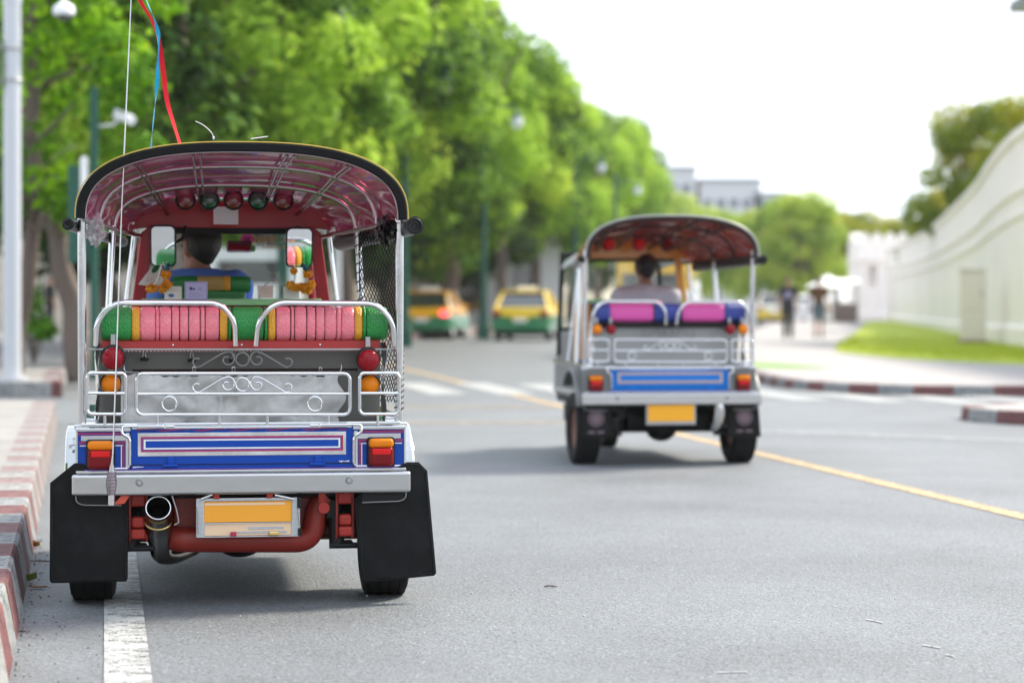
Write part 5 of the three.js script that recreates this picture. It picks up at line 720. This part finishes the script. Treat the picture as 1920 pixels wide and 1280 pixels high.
const walk = (s = 1) => ({ pelvis: [0, 0.93, 0], belly: [0, 1.08, 0], chest: [0, 1.3, 0.01], sl: [-0.17, 1.39, 0], sr: [0.17, 1.39, 0], el: [-0.24, 1.13, 0.06 * s], er: [0.24, 1.13, -0.06 * s], wl: [-0.25, 0.9, 0.14 * s], wr: [0.25, 0.9, 0.0], hl: [-0.09, 0.9, 0], hr: [0.09, 0.9, 0], kl: [-0.09, 0.5, -0.03 * s], kr: [0.09, 0.52, 0.12 * s], al: [-0.09, 0.1, -0.2 * s], ar: [0.09, 0.09, 0.16 * s], tl: [-0.1, 0.045, -0.08 * s], tr: [0.1, 0.05, 0.3 * s], head: [0, 1.58, 0.03] });
makePerson({ label: 'walker in a black printed shirt and dark trousers on the right pavement', pos: at(1478, 66, 0.128), turn: -0.12, J: walk(1), skin: M.skin, shirt: std(lin(0.02, 0.018, 0.022), 0.9), trousers: std(lin(0.03, 0.032, 0.04), 0.9), cell: 0.025, headCell: 0.01 });
{ const q = scene.children.at(-1); mb().box(0, 1.2, 0.16, 0.2, 0.18, 0.03, 0.012).build('shirt_print', std(lin(0.3, 0.27, 0.4), 0.9), q); }
makePerson({ label: 'walker in a brown shirt and shorts on the right pavement', pos: at(1536, 67, 0.128), turn: -0.15, J: walk(-1), shorts: true, skin: M.skin, shirt: std(lin(0.12, 0.06, 0.03), 0.9), trousers: std(lin(0.09, 0.13, 0.16), 0.9), cell: 0.025, headCell: 0.01 });
makePerson({ label: 'person in black clothes standing by the cream wall on the left', pos: at(92, 68, 0.194), turn: 2.2, J: walk(0.3), skin: M.skin, shirt: std(lin(0.012, 0.012, 0.014), 0.9), trousers: std(lin(0.012, 0.012, 0.014), 0.9), cell: 0.025, headCell: 0.01, sleeve: 1 });
// ------------------------------------------------------------ small things in and on the parked rickshaw
const inNear = (o) => { o.position.copy(near.position); o.rotation.y = near.rotation.y; return o; };
const kit = (name, label, cat, group) => inNear(thing(name, label, cat, [0, 0, 0], 0, group));
// ceiling lamps
{ const t = sub('lamp_bar', near), y = 1.635, z = -1.12; mb().tube([[-0.3, y + 0.01, z - 0.05], [0.3, y + 0.01, z - 0.05]], 0.012, 8).build('bar', M.chrome, t);
  [[-0.208, M.lensWine], [-0.105, M.lensGreen], [0.0, M.lensWine], [0.107, M.lensGreen], [0.217, M.lensWine]].forEach(([x, m]) => { const q = P(455, 378, z); mb().lathe([[0.001, -0.03], [0.03, -0.028], [0.044, 0], [0.044, 0.012], [0.039, 0.014]], x, y, z, [Math.PI / 2, 0, 0], 24).build('lamp_housing', M.chrome, t); mb().sph(x, y, z + 0.006, 0.039, [1, 1, 0.55], 24).build('lamp_lens', m, t); mb().tor(x, y, z + 0.012, 0.041, 0.004).build('lamp_rim', M.black, t); });
  const u = sub('lamp_bar', far2); for (const [x, m] of [[-0.24, M.lensRedBright], [0.0, M.lensRedBright], [0.22, M.lensDeep]]) { mb().sph(x, 1.62, -1.1, 0.045, [1, 1, 0.6]).build('lamp_lens', m, u); mb().cyl([x, 1.62, -1.1], [x, 1.62, -1.15], 0.048).build('lamp_housing', M.black, u); } }
// mirrors, each tilted to show the seat
function aim(p, target) { const eye = V(0, EYE, 0).sub(V(near.position.x, 0, near.position.z)).applyAxisAngle(V(0, 1, 0), -near.rotation.y), a = eye.sub(p).normalize(), b = target.clone().sub(p).normalize(); return a.add(b).normalize(); }
for (const [u, v, w, h, tg] of [[305, 461, 0.1, 0.172, [-0.52, 1.2, -0.2]], [561, 464, 0.108, 0.166, [0.47, 1.18, -0.2]]]) {
  const g = sub('mirror', near), z = -1.3, p = V(...P(u, v, z)), n = aim(p, V(...tg)), mt = new THREE.Matrix4().makeBasis(V(0, 1, 0).cross(n).normalize(), n.clone().cross(V(0, 1, 0).cross(n).normalize()), n).setPosition(p), put = (m) => { m.applyMatrix4(mt); return m; };
  put(mb().ext(rrect(-w / 2 - 0.007, -h / 2 - 0.007, w / 2 + 0.007, h / 2 + 0.007, 0.026), 0.03, 0, 0, -0.018, null, 0.006).build('housing', M.blackGloss, g)); put(mb().ext(rrect(-w / 2, -h / 2, w / 2, h / 2, 0.02), 0.003, 0, 0, 0.0).build('glass', M.mirror, g));
  mb().tube(fillet([[p.x, p.y, z - 0.04], [p.x + (u < 400 ? 0.09 : -0.02), p.y + 0.03, z - 0.06], [p.x + (u < 400 ? 0.1 : 0.0), 1.53, z - 0.08]], 0.03), 0.007, 6).build('arm', M.black, g); }
{ const g = sub('interior_mirror', near), p = P(448, 462, -2.0); mb().box(p[0], p[1], p[2], 0.12, 0.055, 0.02, 0.01, [-0.12, 0.1, 0]).build('housing', M.black, g); mb().box(p[0], p[1], p[2] + 0.011, 0.11, 0.047, 0.004, 0.002, [-0.12, 0.1, 0]).build('glass', M.mirror, g); }
{ // stickers and gilt lettering on the windscreen, read in reverse from behind
  const ws = near.children.find((c) => c.name === 'windscreen'), letter = canvasTex(512, 160, (x, w, h) => { x.fillStyle = '#000'; x.fillRect(0, 0, w, h); });
  const mask = (w, h, draw) => { const t = canvasTex(w, h, (x) => { x.fillStyle = '#000'; x.fillRect(0, 0, w, h); x.fillStyle = '#fff'; x.translate(w, 0); x.scale(-1, 1); draw(x); }); t.colorSpace = THREE.NoColorSpace; return t; };
  const gilt = std(lin(0.55, 0.3, 0.05), 0.6, 0, { alphaMap: mask(512, 160, (x) => { x.font = 'bold 78px serif'; x.fillText('NA.C YNWS', 12, 74); x.font = '44px serif'; x.fillText('sirimonua', 150, 130); }), alphaTest: 0.5, side: THREE.DoubleSide });
  const q = P(514, 456, -2.19), pl = new THREE.PlaneGeometry(0.26, 0.085); addMesh('gilt_lettering', pl, gilt, ws).position.set(q[0], q[1], -2.194);
  const s = P(463, 449, -2.19); mb().ext(rrect(-0.032, -0.03, 0.032, 0.03, 0.028), 0.003, s[0], s[1], -2.193).build('pink_sticker', std(lin(0.8, 0.1, 0.26), 0.6), ws);
  const num = std(lin(0.25, 0.01, 0.05), 0.6, 0, { alphaMap: mask(128, 96, (x) => { x.font = 'bold 76px sans-serif'; x.fillText('29', 18, 76); }), alphaTest: 0.5, side: THREE.DoubleSide }); addMesh('sticker_digits', new THREE.PlaneGeometry(0.055, 0.041), num, ws).position.set(s[0], s[1], -2.19);
  const e = P(470, 466, -2.19); mb().ext(rrect(-0.022, -0.016, 0.022, 0.016, 0.012), 0.003, e[0], e[1], -2.1935).build('green_sticker', std(lin(0.1, 0.3, 0.05), 0.6), ws); }
// papers on the ledge and header
const card = (u, v, w, h, z, name, label, tx, cat = 'card') => { const t = kit(name, label, cat), p = P(u, v, z); mb().box(p[0], p[1], z, w, h, 0.004, 0.0015, [-0.12, 0, 0]).build('sheet', M.white, t); const f = addMesh('print', new THREE.PlaneGeometry(w * 0.97, h * 0.97), std(0xffffff, 0.5, 0, { map: tx }), t); f.position.set(p[0], p[1], z + 0.0035); f.rotation.x = -0.12; return t; };
const print = (bg, draw) => canvasTex(192, 160, (x) => { x.fillStyle = bg; x.fillRect(0, 0, 192, 160); draw(x); }), lines = (x, c, x0, y0, n, w) => { x.fillStyle = c; for (let k = 0; k < n; k++) x.fillRect(x0, y0 + k * 13, w * (0.7 + 0.3 * ((k * 7) % 3) / 2), 4); };
card(367, 545, 0.1, 0.082, -1.3, 'identity_card', 'lavender identity card propped on the ledge', print('#b9b4e2', (x) => { x.strokeStyle = '#6f76b8'; x.lineWidth = 6; x.strokeRect(4, 4, 184, 152); x.fillStyle = '#39477a'; x.beginPath(); x.arc(52, 60, 15, 0, 7); x.fill(); x.beginPath(); x.arc(78, 64, 10, 0, 7); x.fill(); lines(x, '#6a6fa6', 108, 54, 2, 58); lines(x, '#8d87c0', 30, 96, 4, 130); }));
card(324, 549, 0.075, 0.06, -1.3, 'printed_card', 'white card with a blue oval badge on the ledge', print('#d9d6d2', (x) => { lines(x, '#b0a9a4', 20, 24, 3, 150); x.fillStyle = '#1663b5'; x.beginPath(); x.ellipse(74, 112, 34, 22, 0, 0, 7); x.fill(); }));
card(497, 547, 0.07, 0.056, -1.31, 'printed_card', 'pale pink blank card on the ledge by the wire loop', print('#d8c3bb', (x) => lines(x, '#c2a99f', 24, 30, 6, 140)));
card(546, 548, 0.072, 0.054, -1.31, 'printed_card', 'white blank card under the right garland', print('#d6d8d6', (x) => lines(x, '#b9bcba', 24, 30, 6, 140)));
card(423, 404, 0.108, 0.078, -1.2, 'paper_note', 'blank white paper note hanging under the ceiling lamps', print('#cfccd2', (x) => lines(x, '#c2bfc6', 20, 26, 3, 120)), 'note');
{ const t = kit('talisman_cloth', 'white printed cloth with green emblem hanging below the left mirror', 'cloth'), z = -1.34, a = P(292, 490, z), b = P(258, 533, z), c = P(300, 540, z), d = P(316, 496, z), w = b[0];
  const g = surf((u, v) => [lerp(lerp(b[0], c[0], u), lerp(a[0], d[0], u), v), lerp(lerp(b[1], c[1], u), lerp(a[1], d[1], u), v), z + 0.006 * Math.sin(u * 6 + v * 4)], 10, 10); addMesh('sheet', g, std(0xffffff, 0.9, 0, { side: THREE.DoubleSide, map: canvasTex(128, 128, (x) => { x.fillStyle = '#c9c4c2'; x.fillRect(0, 0, 128, 128); x.fillStyle = '#1d5a34'; x.beginPath(); x.arc(38, 34, 24, 0, 7); x.fill(); x.strokeStyle = '#2b2a22'; x.lineWidth = 5; x.beginPath(); x.moveTo(86, 12); for (let k = 0; k < 8; k++) x.lineTo(84 + (k % 2 ? 14 : 0), 20 + k * 9); x.stroke(); for (let k = 0; k < 7; k++) { x.fillStyle = '#3a3a34'; x.fillRect(20 + k * 11, 84 + (k * 17) % 24, 6, 4); } }) }), t); }
function garland(label, list, strands) { const t = kit('flower_garland', label, 'garland', 'marigold garlands'), z = -1.26, r = rng(list.length * 13 + 3);
  strands.forEach((s, i) => mb().tube(spline(s.map(([u, v]) => P(u, v, z)), 12), 0.004, 6).build('string', M.paper, t));
  for (const [u, v, rad, m] of list) { const p = P(u, v, z), f = mb(); for (let k = 0; k < 46; k++) { const a = r() * 6.28, b = Math.acos(2 * r() - 1), d = V(Math.sin(b) * Math.cos(a), Math.cos(b), Math.sin(b) * Math.sin(a)); f.geo(surf((x, y) => [(x - 0.5) * rad * 0.7, y * rad * 0.55, 0.25 * rad * (x - 0.5) ** 2 + 0.1 * rad * y * y], 2, 2), new THREE.Matrix4().compose(V(...p).addScaledVector(d, rad * 0.62), new THREE.Quaternion().setFromUnitVectors(V(0, 1, 0), d).multiply(new THREE.Quaternion().setFromAxisAngle(V(0, 1, 0), r() * 6)), V(1, 1, 1))); } f.sph(...p, rad * 0.72, [1, 1, 1], 10); f.build('flower', m ?? M.marigold, t); } return t; }
M.marigold = std(lin(0.78, 0.36, 0.02), 0.75, 0, { side: THREE.DoubleSide }); M.teal = std(lin(0.02, 0.2, 0.25), 0.6);
garland('marigold garland hanging from the left mirror', [[311, 514, 0.02], [313, 533, 0.021], [304, 541, 0.019], [281, 541, 0.02], [288, 540, 0.017], [311, 502, 0.012, M.teal]], [[[308, 496], [312, 514], [308, 541]], [[302, 496], [296, 520], [284, 541]]]);
garland('marigold garland hanging from the right mirror', [[551, 508, 0.015], [576, 513, 0.019], [545, 535, 0.019], [553, 539, 0.017], [563, 538, 0.018], [572, 541, 0.022], [583, 533, 0.018], [578, 543, 0.018], [575, 504, 0.012, M.teal], [572, 503, 0.011, M.teal]], [[[552, 499], [553, 515], [550, 536]], [[575, 499], [576, 520], [575, 540]]]);
{ const t = kit('wire_loop', 'thin dark wire loop standing on the ledge', 'wire'); mb().tube(spline([[486, 560], [493, 540], [508, 526], [519, 529], [522, 545], [521, 560]].map(([u, v]) => P(u, v, -1.2)), 30), 0.0028, 6).build('wire', M.dull, t); }
// tarpaulin with clips behind the luggage rack
{ const t = kit('tarpaulin', 'grey cloth tarpaulin hanging behind the chrome luggage rack', 'tarpaulin'), z = -0.12, A = P(226, 797, z), B = P(640, 797, z), h = P(430, 703, z)[1] - A[1];
  addMesh('cloth', surf((u, v) => { const s = Math.sin(u * 17 + v * 7) * 0.01 + Math.sin(u * 33 - v * 12 + Math.sin(v * 4)) * 0.006 + Math.sin(v * 12 + u * 9) * 0.005, ragged = v > 0.97 ? 0.003 * Math.sin(u * 120) : 0, right = u > 0.9 ? (u - 0.9) * 0.16 * Math.sin(v * 9) : 0; return [lerp(A[0], B[0], u) - right, A[1] + h * v + 0.006 * Math.sin(u * 21) * v + ragged, z + s + 0.02 * Math.sin(v * 3.1)]; }, 120, 30, [0.9, 0.22]), Object.assign(M.tarp.clone(), { side: THREE.DoubleSide }), t); }
[[363, 702, -0.1, 'binder clip at the left end of the tarpaulin top edge'], [437, 702, -0.1, 'binder clip at the middle of the tarpaulin top edge'], [600, 703, -0.1, 'binder clip at the right end of the tarpaulin top edge'], [359, 675, -0.2, 'copied clip standing in for a reflection in the back plate, left one'], [437, 676, -0.2, 'copied clip standing in for a reflection in the back plate, middle one'], [270, 673, -0.2, 'copied clip standing in for a reflection beside the left red lamp']].forEach(([u, v, z, l]) => { const t = kit('binder_clip', l, 'clip', 'black binder clips'), p = P(u, v, z); mb().box(p[0], p[1], z + 0.012, 0.034, 0.014, 0.018, 0.004).build('jaw', M.black, t); mb().tube(fillet([[p[0] - 0.008, p[1] + 0.006, z + 0.014], [p[0] - 0.004, p[1] + 0.02, z + 0.016], [p[0] - 0.007, p[1] + 0.03, z + 0.018], [p[0] + 0.007, p[1] + 0.03, z + 0.018], [p[0] + 0.004, p[1] + 0.02, z + 0.016], [p[0] + 0.008, p[1] + 0.006, z + 0.014]], 0.005), 0.0016, 5).build('handle', M.chrome, t); });  // the three set back at the plate imitate reflections of the clips
// safety net between the right posts, lashed with black cord
{ const g = sub('safety_net', near), a = V(0.617, 0, -0.1), b = V(0.52, 0, -0.76), y0 = 0.8, y1 = 1.5, cols = 13, rows = 44, m = mb();
  const at2 = (c, r) => { const t = c / cols, p = a.clone().lerp(b, t); return [p.x + 0.012 * Math.sin(t * 3.1) * Math.sin(r * 0.3), lerp(y0, y1, r / rows) - 0.02 * Math.sin(t * Math.PI), p.z]; };
  for (let c = 0; c <= cols; c++) for (const s of [-1, 1]) { const pts = []; for (let r = 0; r <= rows; r++) { const cc = clamp(c + s * (r % 2 ? 0.5 : 0), 0, cols); pts.push(at2(cc, r)); } m.tube(pts, 0.0019, 4); }
  m.build('netting', M.trimBlack, g);
  for (let k = 0; k < 34; k++) { const y = 0.76 + k * 0.0228, mm = mb(); const pts = []; for (let i = 0; i <= 12; i++) { const q = (i / 12) * 6.28; pts.push([0.622 + Math.cos(q) * 0.019, y + 0.012 * Math.cos(q), -0.088 + Math.sin(q) * 0.019]); } mm.tube(pts, 0.0024, 5).build('cord_loop', M.black, g); }
  for (let k = 0; k < 14; k++) { const y = 0.98 + k * 0.038, f = (y - 0.72) / 0.79, x = lerp(0.553, 0.515, f), z = lerp(-0.72, -0.8, f), pts = []; for (let i = 0; i <= 10; i++) { const q = (i / 10) * 6.28; pts.push([x + Math.cos(q) * 0.017, y + 0.01 * Math.cos(q), z + Math.sin(q) * 0.017]); } mb().tube(pts, 0.0022, 5).build('cord_loop', M.black, g); } }
// ribbons from the antenna to the roof, and loose wire ends
function ribbon(label, pts, w, mat, tw) { const t = kit('ribbon', label, 'ribbon'), c = spline(pts.map(([u, v, z]) => P(u, v, z)), 60); addMesh('strip', surf((u, v) => { const i = Math.round(v * 60), p = c[i], a = tw(v); return [p.x + (u - 0.5) * w * Math.cos(a), p.y, p.z + (u - 0.5) * w * Math.sin(a)]; }, 1, 60), mat, t); }
const silk = (r, g, b) => phy(lin(r, g, b), 0.4, { side: THREE.DoubleSide, transmission: 0.2, specularIntensity: 0.5 });
ribbon('red ribbon trailing from the antenna to the roof', [[249, -70, 0], [262, 0, -0.02], [283, 36, -0.03], [298, 78, -0.04], [305, 130, -0.05], [313, 190, -0.06], [325, 232, -0.07], [337, 270, -0.08]], 0.02, silk(0.8, 0.012, 0.03), (v) => 0.9 * Math.sin(v * 5));
ribbon('light blue ribbon trailing from the antenna to the roof', [[250, -80, 0.01], [274, 0, 0], [290, 40, -0.02], [297, 72, -0.03], [296, 110, -0.04], [293, 165, -0.05], [288, 215, -0.06], [282, 280, -0.08]], 0.017, silk(0.02, 0.36, 0.62), (v) => 1.5 * Math.sin(v * 9) + 0.3);
{ const t = kit('cable_tie', 'curled pale cable tie sticking up from the roof', 'cable tie'); mb().tube(spline([[400, 262], [398, 252], [391, 243], [380, 234], [366, 227]].map(([u, v]) => P(u, v, -0.02)), 20), 0.0028, 6, false, 0.5).build('tail', M.white, t); mb().box(...P(400, 258, -0.02), 0.008, 0.01, 0.008, 0.002).build('head', M.white, t);
  const s = kit('cable_tie', 'short pale cable tie end lying on top of the roof arch', 'cable tie'); mb().tube(spline([[470, 260], [486, 258], [502, 256]].map(([u, v]) => P(u, v, -0.02)), 10), 0.002, 5).build('tail', M.white, s); }
// litter in the gutter
function leafLitter(label, u, v, s, turn, mat, curl = 0.4) { const p = gnd(u, v), t = thing('fallen_leaf', label, 'leaf', [p[0], 0.006, p[2]], turn); addMesh('blade', surf((a, b) => [(a - 0.5) * s * Math.sin(b * Math.PI) * 0.8, curl * s * ((a - 0.5) ** 2 * 2 + (b - 0.5) ** 2 * 0.8), (b - 0.5) * s * 1.7], 6, 10), mat, t); mb().tube([[0, curl * s * 0.2, s * 0.85], [0, 0.004, s * 1.15]], s * 0.02, 5).build('stalk', mat, t); return t; }
const dry = std(lin(0.26, 0.14, 0.06), 0.8, 0, { side: THREE.DoubleSide }), dryY = std(lin(0.3, 0.2, 0.03), 0.8, 0, { side: THREE.DoubleSide }), dryG = std(lin(0.14, 0.16, 0.02), 0.8, 0, { side: THREE.DoubleSide });
leafLitter('curled yellowish dry leaf by the kerb, farthest one', 66, 1027, 0.05, 0.7, dryY, 0.9); leafLitter('crumpled greenish leaf by the kerb', 50, 1092, 0.05, 2.1, dryG, 1.1); leafLitter('flat brown leaf by the kerb', 70, 1104, 0.05, 1.35, dry, 0.25); leafLitter('small tan leaf scrap between the kerb leaves', 51, 1071, 0.025, 0.4, dry, 0.4);
{ const twig = (l, u, v, L, a) => { const p = gnd(u, v), t = thing('twig', l, 'twig', [p[0], 0.004, p[2]], a); mb().tube([[-L / 2, 0, 0], [0, 0.004, 0.006], [L / 2, 0, -0.004]], 0.0035, 5).build('stem', M.bark, t); mb().tube([[0.01, 0.004, 0.004], [0.03, 0.002, 0.03]], 0.002, 4).build('side_shoot', M.bark, t); };
  twig('dark twig lying on the open asphalt', 1030, 1101, 0.04, 0.05); twig('thin twig in the gutter beside the mud flap', 70, 1054, 0.12, 0.1); twig('thin twig in the gutter at lower left', 32, 1186, 0.05, 0.3); }
{ const r = rng(31), g = mb(); for (let k = 0; k < 150; k++) { const d = lerp(7.3, 12, r()), x = -1.75 - 0.18 * (d - 8.27) + 0.05 + Math.pow(r(), 3.2) * 0.42, s = 0.002 + r() * 0.003; g.geo(new THREE.IcosahedronGeometry(s, 0), mat4(x, s * 0.4, -d, [r() * 3, r() * 3, 0])); } tag(g.build('gutter_grit', std(lin(0.12, 0.11, 0.1), 0.95)), 'loose grit and crumbs along the kerb', null, null, 'stuff');
  const pale = mb(); for (let k = 0; k < 60; k++) { const d = lerp(7.7, 11, r()), x = lerp(-1.2, 2.2, r()), s = 0.002 + r() * 0.003; pale.geo(new THREE.IcosahedronGeometry(s, 0), mat4(x, s * 0.4, -d, [r() * 3, r() * 3, 0])); } tag(pale.build('road_grit', std(lin(0.5, 0.49, 0.46), 0.9)), 'scattered pale grit on the asphalt', null, null, 'stuff'); }
renderer.setSize(1024, 682);
renderer.render(scene, camera);
